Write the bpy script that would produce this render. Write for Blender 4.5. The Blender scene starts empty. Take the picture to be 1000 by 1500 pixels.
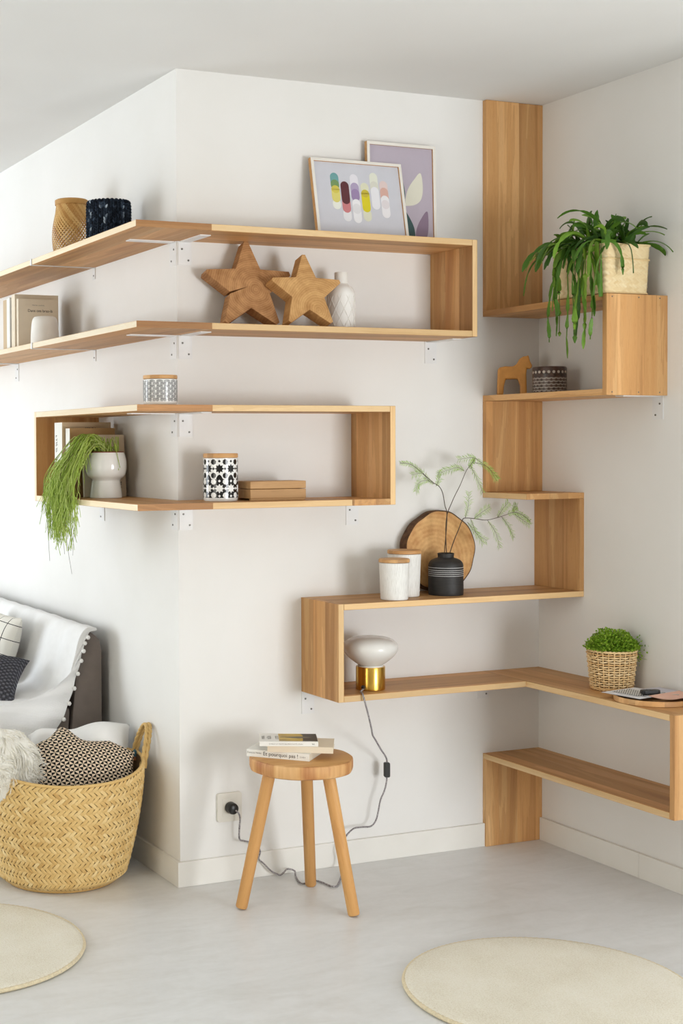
import bpy, bmesh, math, random
from mathutils import Vector, Matrix, Euler
from mathutils import noise as mnoise
PI = math.pi
rnd = random.Random(7)
sc = bpy.context.scene
COL = sc.collection

# ------------------------------------------------------------------ camera
YAW, PITCH, ROLL = 0.3973, 0.0256, -0.0062
FPX = 2108.2
fwd = Vector((math.sin(YAW)*math.cos(PITCH), math.cos(YAW)*math.cos(PITCH), -math.sin(PITCH)))
rgt0 = Vector((math.cos(YAW), -math.sin(YAW), 0)); up0 = rgt0.cross(fwd)
rgt = rgt0*math.cos(ROLL) + up0*math.sin(ROLL); upv = -rgt0*math.sin(ROLL) + up0*math.cos(ROLL)
camd = bpy.data.cameras.new('camera'); cam = bpy.data.objects.new('camera', camd); COL.objects.link(cam)
mw = Matrix.Identity(4)
for i in range(3):
    mw[i][0] = rgt[i]; mw[i][1] = upv[i]; mw[i][2] = -fwd[i]
mw[0][3], mw[1][3], mw[2][3] = -1.8067, -4.0078, 1.3557
cam.matrix_world = mw
camd.sensor_fit = 'VERTICAL'; camd.sensor_height = 36; camd.sensor_width = 24
camd.lens = FPX/1500*36
camd.shift_x = 294.45/1500; camd.shift_y = -42.58/1500
camd.clip_start = 0.05
sc.camera = cam

# ------------------------------------------------------------------ world, light, exposure
vs = sc.view_settings
vs.view_transform = 'Standard'; vs.look = 'None'; vs.gamma = 1; vs.use_curve_mapping = False
vs.exposure = 0.0
world = bpy.data.worlds.new('sky'); sc.world = world; world.use_nodes = True
bg = world.node_tree.nodes['Background']; bg.inputs[0].default_value = (0.80, 0.90, 1.0, 1); bg.inputs[1].default_value = 1.0

def area(name, loc, rot, sx, sy, power, color):
    l = bpy.data.lights.new(name, 'AREA'); l.shape = 'RECTANGLE'; l.size = sx; l.size_y = sy
    l.energy = power; l.color = color
    o = bpy.data.objects.new(name, l); COL.objects.link(o); o.location = loc; o.rotation_euler = rot
    return o
# daylight through the window of the left wall (faces +x) and the window behind the viewer to the right (faces +y)
area('daylight_window_left', (-4.40, 3.0, 1.35), (0, -PI/2, 0), 2.1, 2.4, 138, (0.90, 0.955, 1.0))
area('daylight_window_front', (1.65, -5.40, .80), (PI/2, 0, 0), 1.5, 1.3, 134, (0.965, 0.985, 1.0))
area('added_fill_light_side', (-4.40, -2.4, 1.35), (0, -PI/2, 0), 2.1, 1.8, 54, (1.0, 0.94, 0.80))  # added fill from an invented side window, lifts the right wall

# ------------------------------------------------------------------ measures (metres)
L, H = 1.3512, 2.5
D, T = 0.2306, 0.0188
U1, U2, B1, B2 = 1.9974, 1.7120, 1.4743, 1.1894
S1, S2, S3, S4, S5, S7 = 1.7999, 1.5177, 1.1946, 0.8724, 0.5916, 0.3137
XU, XB, YB, XP, YE1, YE2 = 0.9317, 0.6293, 0.6849, 0.4258, -0.6051, -0.8861

# ------------------------------------------------------------------ node helpers
def lin(c):
    return tuple(((v/255)/12.92 if v/255 <= .04045 else ((v/255+.055)/1.055)**2.4) for v in c) + (1,)
class NT:
    def __init__(s, name):
        s.m = bpy.data.materials.new(name); s.m.use_nodes = True
        s.t = s.m.node_tree; s.n = s.t.nodes
        s.b = s.n['Principled BSDF']; s.out = s.n['Material Output']
    def add(s, typ, **kw):
        n = s.n.new(typ)
        for k, v in kw.items(): setattr(n, k, v)
        return n
    def link(s, a, b): s.t.links.new(a, b)
    def setin(s, sock, v):
        if isinstance(v, bpy.types.NodeSocket): s.link(v, sock)
        else: sock.default_value = v
    def math(s, op, a, b=0.0, c=0.0):
        n = s.add('ShaderNodeMath', operation=op)
        s.setin(n.inputs[0], a); s.setin(n.inputs[1], b)
        if len(n.inputs) > 2: s.setin(n.inputs[2], c)
        return n.outputs[0]
    def coord(s, which='Object'): return s.add('ShaderNodeTexCoord').outputs[which]
    def mapping(s, vec, scale=(1,1,1), loc=(0,0,0)):
        n = s.add('ShaderNodeMapping'); s.link(vec, n.inputs['Vector'])
        s.setin(n.inputs['Scale'], scale); s.setin(n.inputs['Location'], loc); return n.outputs[0]
    def noise(s, vec, scale, detail=3, rough=.55, dist=0.0):
        n = s.add('ShaderNodeTexNoise'); s.link(vec, n.inputs['Vector'])
        n.inputs['Scale'].default_value = scale; n.inputs['Detail'].default_value = detail
        n.inputs['Roughness'].default_value = rough; n.inputs['Distortion'].default_value = dist
        return n.outputs['Fac']
    def ramp(s, fac, stops):
        n = s.add('ShaderNodeValToRGB'); s.link(fac, n.inputs[0]); e = n.color_ramp.elements
        while len(e) < len(stops): e.new(.5)
        for i, (p, c) in enumerate(stops): e[i].position = p; e[i].color = c
        return n.outputs[0]
    def mix(s, fac, a, b, typ='MIX'):
        n = s.add('ShaderNodeMix', data_type='RGBA', blend_type=typ)
        s.setin(n.inputs[0], fac); s.setin(n.inputs[6], a); s.setin(n.inputs[7], b); return n.outputs[2]
    def bump(s, h, strength=.3, dist=.002):
        n = s.add('ShaderNodeBump'); s.link(h, n.inputs['Height'])
        n.inputs['Strength'].default_value = strength; n.inputs['Distance'].default_value = dist
        s.link(n.outputs[0], s.b.inputs['Normal'])
    def base(s, c, rough=.5, metal=0.0, spec=.5):
        s.setin(s.b.inputs['Base Color'], c); s.setin(s.b.inputs['Roughness'], rough)
        s.b.inputs['Metallic'].default_value = metal; s.b.inputs['Specular IOR Level'].default_value = spec
        return s.m
def plain(name, rgb, rough=.5, metal=0.0, spec=.5, var=.06, scale=20):
    n = NT(name); f = n.noise(n.coord(), scale)
    c = lin(rgb); lo = tuple(v*(1-var) for v in c[:3])+(1,); hi = tuple(min(1, v*(1+var)) for v in c[:3])+(1,)
    return n.base(n.ramp(f, [(.3, lo), (.7, hi)]), rough, metal, spec)

def wood(name, light, mid, dark, stave=.076, grain=1.0, rough=.5, staves=True):
    """long axis of every board is its own local X; glued staves side by side along local Y"""
    n = NT(name); co = n.coord()
    sep = n.add('ShaderNodeSeparateXYZ'); n.link(co, sep.inputs[0])
    inf = n.add('ShaderNodeObjectInfo').outputs['Random']
    r10 = n.math('MULTIPLY', inf, 37.0)
    cell = n.math('FLOOR', n.math('DIVIDE', n.math('ADD', sep.outputs[1], n.math('MULTIPLY', inf, .07)), stave))
    wn = n.add('ShaderNodeTexWhiteNoise', noise_dimensions='2D')
    cmb0 = n.add('ShaderNodeCombineXYZ'); n.link(cell, cmb0.inputs[0]); n.link(r10, cmb0.inputs[1]); n.link(cmb0.outputs[0], wn.inputs['Vector'])
    sv = wn.outputs['Value'] if staves else inf
    off = n.math('ADD', r10, n.math('MULTIPLY', sv, 19.0))
    cmb = n.add('ShaderNodeCombineXYZ'); n.link(n.math('ADD', sep.outputs[0], off), cmb.inputs[0]); n.link(n.math('ADD', sep.outputs[1], off), cmb.inputs[1]); n.link(sep.outputs[2], cmb.inputs[2])
    big = n.noise(n.mapping(cmb.outputs[0], (.9, 15, 15)), 1.0, 3, .6, .7)
    rings = n.math('FRACT', n.math('MULTIPLY', big, 7.0))
    fine = n.noise(n.mapping(cmb.outputs[0], (9, 260, 260)), 1.0*grain, 2, .6)
    pores = n.noise(n.mapping(cmb.outputs[0], (28, 700, 700)), 1.0, 1, .5)
    c = n.ramp(big, [(.28, lin(dark)), (.5, lin(mid)), (.72, lin(light))])
    c = n.mix(n.math('MULTIPLY', rings, .34), c, lin(dark))
    c = n.mix(n.math('MULTIPLY', fine, .25), c, lin(light), 'MIX')
    c = n.mix(n.math('MULTIPLY', n.math('GREATER_THAN', pores, .62), .22), c, lin(dark))
    tone = n.math('ADD', n.math('MULTIPLY', sv, .34), .80)
    hsv = n.add('ShaderNodeHueSaturation'); n.link(c, hsv.inputs['Color']); n.link(tone, hsv.inputs['Value'])
    n.bump(fine, .15, .0006)
    return n.base(hsv.outputs[0], rough, 0, .35)

def rings_wood(name, light, dark, cx, cz, freq, rough=.7, amp=.07):
    """end grain: growth rings about (cx, cz) in the local XZ plane"""
    n = NT(name); co = n.coord(); mp = n.mapping(co, (1, .05, 1), (-cx, 0, -cz))
    sep = n.add('ShaderNodeSeparateXYZ'); n.link(mp, sep.inputs[0])
    d = n.math('SQRT', n.math('ADD', n.math('POWER', sep.outputs[0], 2.0), n.math('POWER', sep.outputs[2], 2.0)))
    w = n.noise(co, 9, 3); d2 = n.math('ADD', d, n.math('MULTIPLY', w, .03))
    s = n.math('SINE', n.math('MULTIPLY', d2, freq))
    s2 = n.math('SINE', n.math('MULTIPLY', d2, freq*.23))
    f = n.math('ADD', n.math('MULTIPLY', s, amp), n.math('ADD', n.math('MULTIPLY', s2, amp*.8), n.noise(n.mapping(co, (1, .3, 1)), 26, 5, .65)))
    c = n.ramp(f, [(.25, lin(dark)), (.75, lin(light))])
    n.bump(f, .2, .0008)
    return n.base(c, rough, 0, .25)

# ------------------------------------------------------------------ materials
MAT = {}
def mats():
    n = NT('wall_paint'); f = n.noise(n.coord(), 3.0, 4); g = n.noise(n.coord(), 160, 2)
    n.bump(g, .06, .001)
    MAT['wall'] = n.base(n.ramp(f, [(.3, lin((238, 237, 234))), (.7, lin((242, 241, 239)))]), .85, 0, .2)
    MAT['wall_tan'] = plain('tan_paint', (214, 208, 198), .9, 0, .1, .03, 2)
    n = NT('ceiling_paint'); f = n.noise(n.coord(), 2.0, 2)
    MAT['ceiling'] = n.base(n.ramp(f, [(.3, lin((234, 234, 232))), (.7, lin((238, 238, 236)))]), .9, 0, .1)
    n = NT('skirting_paint'); f = n.noise(n.coord(), 6.0, 2)
    MAT['skirt'] = n.base(n.ramp(f, [(.3, lin((238, 236, 230))), (.7, lin((242, 240, 235)))]), .45, 0, .4)
    n = NT('polished_concrete'); co = n.coord()
    a = n.noise(co, 1.6, 6, .62, .6); b = n.noise(n.mapping(co, (1, 3, 1)), 5.0, 5, .6, 1.0); c_ = n.noise(co, 45, 3)
    f = n.math('ADD', n.math('MULTIPLY', a, .5), n.math('ADD', n.math('MULTIPLY', b, .38), n.math('MULTIPLY', c_, .12)))
    c = n.ramp(f, [(.34, lin((216, 216, 214))), (.5, lin((227, 228, 228))), (.66, lin((236, 237, 238)))])
    r = n.math('ADD', n.math('MULTIPLY', f, .30), .22)
    n.bump(c_, .04, .001); n.base(c, .4, 0, .4); n.link(r, n.b.inputs['Roughness']); MAT['floor'] = n.m
    MAT['oak'] = wood('oak_board', (230, 188, 134), (208, 156, 98), (168, 114, 64))
    MAT['oak_edge'] = wood('oak_planed_lit_edge', (240, 210, 162), (230, 194, 142), (208, 166, 112), staves=False)  # planed wood; part of its paleness is light painted in
    MAT['oak_sap_lit'] = wood('oak_sapwood_lit_edge', (252, 240, 216), (246, 230, 200), (234, 210, 172), staves=False)  # sapwood made paler still, left window light painted into the colour
    MAT['oak_plain'] = wood('oak_plain', (226, 182, 126), (208, 158, 100), (180, 126, 74), staves=False)
    MAT['oak_end'] = wood('oak_end_grain', (196, 146, 94), (178, 126, 76), (140, 92, 52), staves=False, grain=3)
    MAT['white_metal'] = plain('white_metal', (236, 236, 236), .4, 0, .5, .02)
    MAT['screw'] = plain('screw_steel', (120, 118, 114), .35, .9)
    MAT['lid'] = wood('bamboo_lid', (226, 184, 130), (206, 158, 104), (180, 130, 80), stave=.02, grain=1.5)
    MAT['ceramic_white'] = plain('ceramic_white', (246, 244, 240), .18, 0, .5, .02)
    MAT['ceramic_matt'] = plain('ceramic_matt', (244, 241, 235), .65, 0, .3, .03)
    MAT['enamel'] = plain('white_enamel', (248, 248, 246), .12, 0, .6, .01)
    MAT['ink'] = plain('black_ink', (24, 24, 26), .15, 0, .5)
    MAT['ink_grey'] = plain('grey_ink', (58, 58, 62), .3)
    MAT['text_dark'] = plain('text_dark', (62, 52, 46), .7)
    MAT['text_grey'] = plain('text_grey', (140, 134, 128), .7)
    MAT['print_white'] = plain('print_white', (243, 243, 243), .6, var=.01)
    MAT['soil'] = plain('soil', (58, 36, 26), .95, var=.4, scale=120)
    MAT['clay'] = plain('terracotta_rim', (128, 58, 42), .7)
    MAT['socket'] = plain('socket_plastic', (226, 222, 212), .35, 0, .5, .01)
    MAT['black_plastic'] = plain('black_plastic', (20, 19, 19), .35)
    MAT['chrome'] = plain('chrome', (200, 200, 198), .18, 1.0)
    n = NT('brass'); f = n.noise(n.coord(), 30, 2)
    MAT['brass'] = n.base(n.ramp(f, [(.3, lin((214, 170, 78))), (.7, lin((222, 180, 90)))]), .22, 1.0)
    n = NT('opal_glass'); n.base(n.ramp(n.noise(n.coord(), 8, 1), [(.3, lin((232, 230, 226))), (.7, lin((236, 234, 230)))]), .16, 0, .5)
    n.b.inputs['Subsurface Weight'].default_value = .25; n.b.inputs['Subsurface Radius'].default_value = (.02, .02, .02); MAT['opal'] = n.m
    n = NT('matt_black_ceramic'); f = n.noise(n.mapping(n.coord(), (1, 1, 14)), 22, 3); n.bump(f, .35, .002)
    MAT['black_ceramic'] = n.base(n.ramp(f, [(.3, lin((26, 25, 25))), (.7, lin((44, 42, 41)))]), .55)
    n = NT('striped_canister'); co = n.coord(); sep = n.add('ShaderNodeSeparateXYZ'); n.link(co, sep.inputs[0])
    a = n.noise(n.mapping(co, (900, 900, 14)), 1.0, 2); n.bump(a, .8, .0015)
    MAT['canister'] = n.base(n.ramp(a, [(.35, lin((226, 224, 219))), (.5, lin((247, 246, 242)))]), .55)
    # fibres and fabrics
    def tone_mat(name, stops, rough=.8, bump=None, sss=0):
        n = NT(name); at = n.add('ShaderNodeAttribute'); at.attribute_name = 'tone'
        nz = n.noise(n.coord(), 60, 2)
        f = n.math('ADD', n.math('MULTIPLY', at.outputs['Fac'], .8), n.math('MULTIPLY', nz, .2))
        m = n.base(n.ramp(f, [(p, lin(c)) for p, c in stops]), rough, 0, .3)
        if sss:
            tr = n.add('ShaderNodeBsdfTranslucent'); n.link(n.b.inputs['Base Color'].links[0].from_socket, tr.inputs[0])
            mx = n.add('ShaderNodeMixShader'); mx.inputs[0].default_value = sss
            n.link(n.b.outputs[0], mx.inputs[1]); n.link(tr.outputs[0], mx.inputs[2]); n.link(mx.outputs[0], n.out.inputs[0])
        return m
    MAT['palm'] = tone_mat('palm_leaf', [(.05, (190, 146, 84)), (.35, (220, 182, 116)), (.6, (230, 196, 132)), (.95, (244, 220, 166))], .5)
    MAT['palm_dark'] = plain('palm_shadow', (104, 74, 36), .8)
    MAT['palm_pale'] = tone_mat('pale_palm_leaf', [(.1, (226, 196, 142)), (.5, (240, 216, 168)), (.9, (248, 230, 190))], .6)
    MAT['bamboo'] = tone_mat('bamboo_strip', [(.1, (180, 128, 66)), (.5, (206, 160, 94)), (.9, (222, 184, 122))], .5)
    MAT['rattan'] = tone_mat('wicker', [(.1, (212, 168, 112)), (.5, (236, 202, 148)), (.9, (246, 222, 178))], .5)
    MAT['leaf'] = tone_mat('strap_leaf', [(.05, (52, 88, 32)), (.45, (88, 132, 42)), (.75, (140, 176, 60)), (1.0, (196, 218, 96))], .38, sss=.2)
    MAT['trail'] = tone_mat('trailing_stem', [(.05, (150, 178, 66)), (.5, (192, 214, 104)), (.95, (230, 240, 164))], .5, sss=.35)
    MAT['bush'] = tone_mat('tiny_leaf', [(.05, (92, 134, 30)), (.5, (138, 178, 48)), (.95, (186, 212, 90))], .5, sss=.3)
    MAT['fern'] = tone_mat('fern_needle', [(.05, (134, 168, 78)), (.5, (156, 190, 96)), (.95, (188, 214, 130))], .5, sss=.25)
    MAT['twig'] = plain('twig', (72, 54, 40), .7)
    MAT['fur'] = tone_mat('sheepskin', [(.05, (246, 241, 226)), (.5, (252, 249, 240)), (.95, (255, 254, 250))], .9, sss=.12)
    n = NT('grey_upholstery'); a = n.noise(n.coord(), 500, 2); b = n.noise(n.coord(), 18, 3); n.bump(a, .4, .001)
    MAT['sofa'] = n.base(n.mix(n.math('MULTIPLY', a, .6), n.ramp(b, [(.3, lin((132, 122, 116))), (.7, lin((142, 132, 125)))]), lin((112, 102, 96))), .95, 0, .1)
    n = NT('white_waffle_cotton'); uv = n.coord('UV'); sep = n.add('ShaderNodeSeparateXYZ'); n.link(uv, sep.inputs[0])
    s1 = n.math('SINE', n.math('MULTIPLY', n.math('ADD', sep.outputs[0], sep.outputs[1]), 520.0))
    s2 = n.math('SINE', n.math('MULTIPLY', n.math('SUBTRACT', sep.outputs[0], sep.outputs[1]), 520.0))
    hh = n.math('ADD', n.math('ABSOLUTE', s1), n.math('MULTIPLY', n.math('ABSOLUTE', s2), .5)); n.bump(hh, .45, .0018)
    MAT['throw'] = n.base(n.ramp(n.noise(uv, 30, 2), [(.3, lin((246, 246, 246))), (.7, lin((250, 250, 250)))]), .95, 0, .1)
    MAT['white_cotton'] = plain('white_cotton', (244, 243, 241), .9, 0, .1, .02)
    n = NT('pinwheel_print'); uv = n.coord('UV'); sep = n.add('ShaderNodeSeparateXYZ'); n.link(uv, sep.inputs[0])
    k = 14.0
    fu = n.math('SUBTRACT', n.math('FRACT', n.math('MULTIPLY', sep.outputs[0], k)), .5)
    fv = n.math('SUBTRACT', n.math('FRACT', n.math('MULTIPLY', sep.outputs[1], k)), .5)
    an = n.math('DIVIDE', n.math('ADD', n.math('ARCTAN2', fv, fu), PI), PI/4)
    od = n.math('MODULO', n.math('FLOOR', an), 2.0)
    nz = n.noise(uv, 300, 2); n.bump(nz, .3, .002)
    MAT['pinwheel'] = n.base(n.mix(od, lin((226, 206, 180)), lin((30, 27, 26))), .9, 0, .15)
    n = NT('grid_linen'); uv = n.coord('UV'); sep = n.add('ShaderNodeSeparateXYZ'); n.link(uv, sep.inputs[0])
    gu = n.math('LESS_THAN', n.math('FRACT', n.math('MULTIPLY', sep.outputs[0], 4.6)), .045)
    gv = n.math('LESS_THAN', n.math('FRACT', n.math('MULTIPLY', sep.outputs[1], 4.6)), .045)
    MAT['grid'] = n.base(n.mix(n.math('MAXIMUM', gu, gv), lin((232, 229, 220)), lin((36, 36, 40))), .9, 0, .1)
    n = NT('charcoal_knit'); uv = n.coord('UV'); sep = n.add('ShaderNodeSeparateXYZ'); n.link(uv, sep.inputs[0])
    a = n.math('MULTIPLY', n.math('SINE', n.math('MULTIPLY', sep.outputs[0], 110.0)), n.math('SINE', n.math('MULTIPLY', sep.outputs[1], 90.0)))
    n.bump(a, 1.0, .006)
    MAT['knit_grey'] = n.base(n.ramp(a, [(.0, lin((70, 70, 76))), (.6, lin((118, 118, 126)))]), .95, 0, .1)
    n = NT('navy_knit'); at = n.add('ShaderNodeAttribute'); at.attribute_name = 'tone'
    MAT['navy'] = n.base(n.ramp(at.outputs['Fac'], [(.0, lin((20, 24, 32))), (.6, lin((46, 56, 70))), (.82, lin((70, 84, 102))), (.95, lin((176, 190, 204)))]), .95, 0, .1)
    n = NT('wool_rug'); co = n.coord(); a = n.noise(co, 260, 3, .7); b = n.noise(co, 5, 4)
    n.bump(a, .6, .004)
    f = n.math('ADD', n.math('MULTIPLY', a, .65), n.math('MULTIPLY', b, .35))
    MAT['rug'] = n.base(n.ramp(f, [(.35, lin((224, 215, 194))), (.5, lin((240, 234, 217))), (.65, lin((248, 244, 232)))]), 1.0, 0, .05)
    MAT['rug_edge'] = plain('rug_binding', (224, 210, 178), .9, var=.12, scale=150)
    n = NT('grey_braid'); co = n.coord(); a = n.noise(co, 420, 1)
    MAT['braid'] = n.base(n.ramp(a, [(.42, lin((92, 86, 90))), (.58, lin((190, 184, 186)))]), .8)
    for k_, c_ in dict(book_cream=(232, 218, 196), book_white=(240, 238, 232), book_tan=(206, 182, 150), pages=(234, 226, 208), book_dark=(66, 54, 48), book_blue=(226, 232, 234), book_brown=(176, 140, 96), pink=(236, 190, 170), paper=(238, 238, 242), paper_grey=(214, 212, 222)).items():
        MAT[k_] = plain(k_, c_, .7, 0, .25, .03)
    MAT['frame_white'] = plain('frame_white', (238, 234, 226), .5, var=.02)
    MAT['star_a'] = rings_wood('walnut_end_grain', (200, 152, 104), (150, 104, 64), .02, .11, 900)
    MAT['star_b'] = rings_wood('oak_end_grain_star', (216, 172, 116), (176, 128, 76), .03, .04, 900)
    MAT['slice'] = rings_wood('log_end_grain', (226, 182, 124), (186, 132, 78), -.03, .10, 420, .5, .05)
    n = NT('bark'); a = n.noise(n.coord(), 60, 5, .7); n.bump(a, 1, .01)
    MAT['bark'] = n.base(n.ramp(a, [(.3, lin((64, 42, 28))), (.7, lin((122, 86, 58)))]), .95)
    MAT['stool'] = wood('stool_wood', (228, 180, 118), (212, 160, 98), (190, 132, 74), staves=False)
    n = NT('stool_edge'); co = n.coord(); a = n.noise(n.mapping(co, (26, 26, 3)), 1, 3); n.bump(a, .3, .003)
    MAT['stool_edge'] = n.base(n.ramp(a, [(.32, lin((176, 112, 62))), (.5, lin((212, 160, 102))), (.66, lin((232, 188, 132)))]), .55)
    MAT['horse'] = plain('honey_wood', (214, 150, 72), .5, var=.10, scale=30)
    MAT['mango'] = wood('mango_wood', (214, 176, 126), (192, 148, 96), (158, 112, 66), staves=False)
    n = NT('glazed_brown'); a = n.noise(n.coord(), 70, 3)
    MAT['brown_glaze'] = n.base(n.ramp(a, [(.35, lin((54, 42, 38))), (.6, lin((92, 66, 56)))]), .35)
    MAT['glaze_pale'] = plain('pale_glaze', (198, 188, 176), .4)
    # glass of the windows: lets the daylight in
    n = NT('window_glass'); tr = n.add('ShaderNodeBsdfTransparent'); gl = n.add('ShaderNodeBsdfGlossy'); gl.inputs['Roughness'].default_value = .02
    mx = n.add('ShaderNodeMixShader'); mx.inputs[0].default_value = .06
    n.link(tr.outputs[0], mx.inputs[1]); n.link(gl.outputs[0], mx.inputs[2]); n.link(mx.outputs[0], n.out.inputs[0]); MAT['glass'] = n.m
mats()

# ------------------------------------------------------------------ mesh builder
class MB:
    def __init__(s): s.v = []; s.f = []; s.tone = []; s.mi = []; s.uv = None
    def face(s, idx, tone=.5, mi=0): s.f.append(tuple(idx)); s.tone.append(tone); s.mi.append(mi)
    def box(s, x0, x1, y0, y1, z0, z1, mi=0, tone=.5):
        b = len(s.v); s.v += [(x, y, z) for z in (z0, z1) for y in (y0, y1) for x in (x0, x1)]
        for q in ((0,2,3,1), (4,5,7,6), (0,1,5,4), (2,6,7,3), (0,4,6,2), (1,3,7,5)): s.face([b+i for i in q], tone, mi)
        return s
    def lathe(s, prof, n=40, c=(0,0,0), cap0=True, cap1=True, mi=0, tone=.5, ph0=0.0):
        b = len(s.v)
        for r, z in prof:
            for k in range(n):
                a = ph0+2*PI*k/n; s.v.append((c[0]+r*math.cos(a), c[1]+r*math.sin(a), c[2]+z))
        for i in range(len(prof)-1):
            for k in range(n):
                k2 = (k+1) % n
                s.face((b+i*n+k, b+i*n+k2, b+(i+1)*n+k2, b+(i+1)*n+k), tone, mi)
        if cap0: s.face([b+k for k in range(n)][::-1], tone, mi)
        if cap1: s.face([b+(len(prof)-1)*n+k for k in range(n)], tone, mi)
        return s
    def tube(s, pts, r, n=6, tone=.5, mi=0, closed=False, caps=True):
        pts = [Vector(p) for p in pts]; m = len(pts); b = len(s.v)
        rr = r if isinstance(r, (list, tuple)) else [r]*m
        prev = None
        for i, p in enumerate(pts):
            if closed: t = pts[(i+1) % m]-pts[i-1]
            else: t = pts[min(i+1, m-1)]-pts[max(i-1, 0)]
            if t.length < 1e-9: t = Vector((0,0,1))
            t.normalize()
            if prev is None:
                u = t.cross(Vector((0,0,1)))
                if u.length < 1e-3: u = t.cross(Vector((1,0,0)))
            else: u = prev - t*prev.dot(t)
            u.normalize(); prev = u; w = t.cross(u)
            for k in range(n):
                a = 2*PI*k/n; s.v.append(tuple(p+(u*math.cos(a)+w*math.sin(a))*rr[i]))
        for i in range(m if closed else m-1):
            j = (i+1) % m
            for k in range(n):
                k2 = (k+1) % n; s.face((b+i*n+k, b+i*n+k2, b+j*n+k2, b+j*n+k), tone, mi)
        if caps and not closed:
            s.face([b+k for k in range(n)][::-1], tone, mi); s.face([b+(m-1)*n+k for k in range(n)], tone, mi)
        return s
    def prism(s, poly, y0, y1, mi=0, tone=.5, mside=None):
        """polygon in local XZ (counter-clockwise seen from -y), extruded from y0 (front) to y1 (back)"""
        b = len(s.v); n = len(poly); ms = mi if mside is None else mside
        s.v += [(x, y0, z) for x, z in poly] + [(x, y1, z) for x, z in poly]
        s.face([b+i for i in range(n)], tone, mi); s.face([b+n+i for i in range(n)][::-1], tone, mi)
        for i in range(n):
            j = (i+1) % n; s.face((b+i, b+n+i, b+n+j, b+j), tone, ms)
        return s
    def grid(s, P, nu, nv, tone=.5, mi=0, wrap=False):
        b = len(s.v); cols = nu if wrap else nu+1
        for j in range(nv+1):
            for i in range(cols): s.v.append(tuple(P(i/nu, j/nv)))
        for j in range(nv):
            for i in range(nu):
                i2 = (i+1) % cols
                s.face((b+j*cols+i, b+j*cols+i2, b+(j+1)*cols+i2, b+(j+1)*cols+i), tone(i/nu, j/nv) if callable(tone) else tone, mi)
        return s
    def mesh(s, name, mats, smooth=None, uv=None, bevel=0):
        me = bpy.data.meshes.new(name); me.from_pydata(s.v, [], s.f)
        for m in (mats if isinstance(mats, (list, tuple)) else [mats]): me.materials.append(MAT[m])
        me.polygons.foreach_set('material_index', s.mi)
        at = me.attributes.new('tone', 'FLOAT', 'FACE'); at.data.foreach_set('value', s.tone)
        if uv is not None:
            ul = me.uv_layers.new(name='UVMap')
            for lp in me.loops: ul.data[lp.index].uv = uv(s.v[lp.vertex_index], lp.vertex_index)
        if bevel:
            bm = bmesh.new(); bm.from_mesh(me)
            bmesh.ops.remove_doubles(bm, verts=bm.verts, dist=1e-6)
            bmesh.ops.recalc_face_normals(bm, faces=bm.faces)
            es = [e for e in bm.edges if len(e.link_faces) == 2 and e.calc_face_angle(0) > .6]
            bmesh.ops.bevel(bm, geom=es, offset=bevel, segments=2, profile=.6, affect='EDGES')
            bm.to_mesh(me); bm.free()
        me.validate(); me.update()
        if smooth is not None:
            me.polygons.foreach_set('use_smooth', [True]*len(me.polygons)); me.set_sharp_from_angle(angle=smooth)
        return me
def obj(name, mb, mats, parent=None, loc=(0,0,0), rot=(0,0,0), smooth=None, uv=None, bevel=0, kind=None):
    me = mb if isinstance(mb, bpy.types.Mesh) else mb.mesh(name, mats, smooth, uv, bevel)
    o = bpy.data.objects.new(name, me); COL.objects.link(o); o.location = loc; o.rotation_euler = rot
    if parent is not None: o.parent = parent
    if kind: o['kind'] = kind
    return o
def thing(name, label, cat, loc=(0,0,0), rot=(0,0,0), group=None):
    o = bpy.data.objects.new(name, None); COL.objects.link(o); o.location = loc; o.rotation_euler = rot
    o.empty_display_size = .05
    o['label'] = label; o['category'] = cat
    if group: o['group'] = group
    return o
def tag(o, label, cat, group=None):
    o['label'] = label; o['category'] = cat
    if group: o['group'] = group
    return o
def struct(name, mb, mat, label=None, cat=None, **kw):
    o = obj(name, mb, mat, **kw); o['kind'] = 'structure'
    if label: o['label'] = label; o['category'] = cat
    return o
def smoothcurve(pts, n=8):
    """Catmull-Rom through points"""
    P = [Vector(p) for p in pts]; P = [P[0]*2-P[1]]+P+[P[-1]*2-P[-2]]; out = []
    for i in range(1, len(P)-2):
        a, b, c, d = P[i-1], P[i], P[i+1], P[i+2]
        for k in range(n):
            t = k/n
            out.append(.5*((2*b)+(c-a)*t+(2*a-5*b+4*c-d)*t*t+(3*b-a-3*c+d)*t**3))
    out.append(P[-2]); return out
def text_mesh(name, s, size, mat, parent, loc, rot, align='LEFT'):
    cu = bpy.data.curves.new('lettering', 'FONT'); cu.body = s; cu.size = size; cu.align_x = align; cu.align_y = 'CENTER'
    cu.extrude = .00012; cu.resolution_u = 3
    o = bpy.data.objects.new('lettering_curve', cu); COL.objects.link(o)
    dg = bpy.context.evaluated_depsgraph_get(); me = bpy.data.meshes.new_from_object(o.evaluated_get(dg))
    bpy.data.objects.remove(o); me.materials.clear(); me.materials.append(MAT[mat])
    t = bpy.data.objects.new(name, me); COL.objects.link(t); t.parent = parent; t.location = loc; t.rotation_euler = rot
    return t

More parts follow.
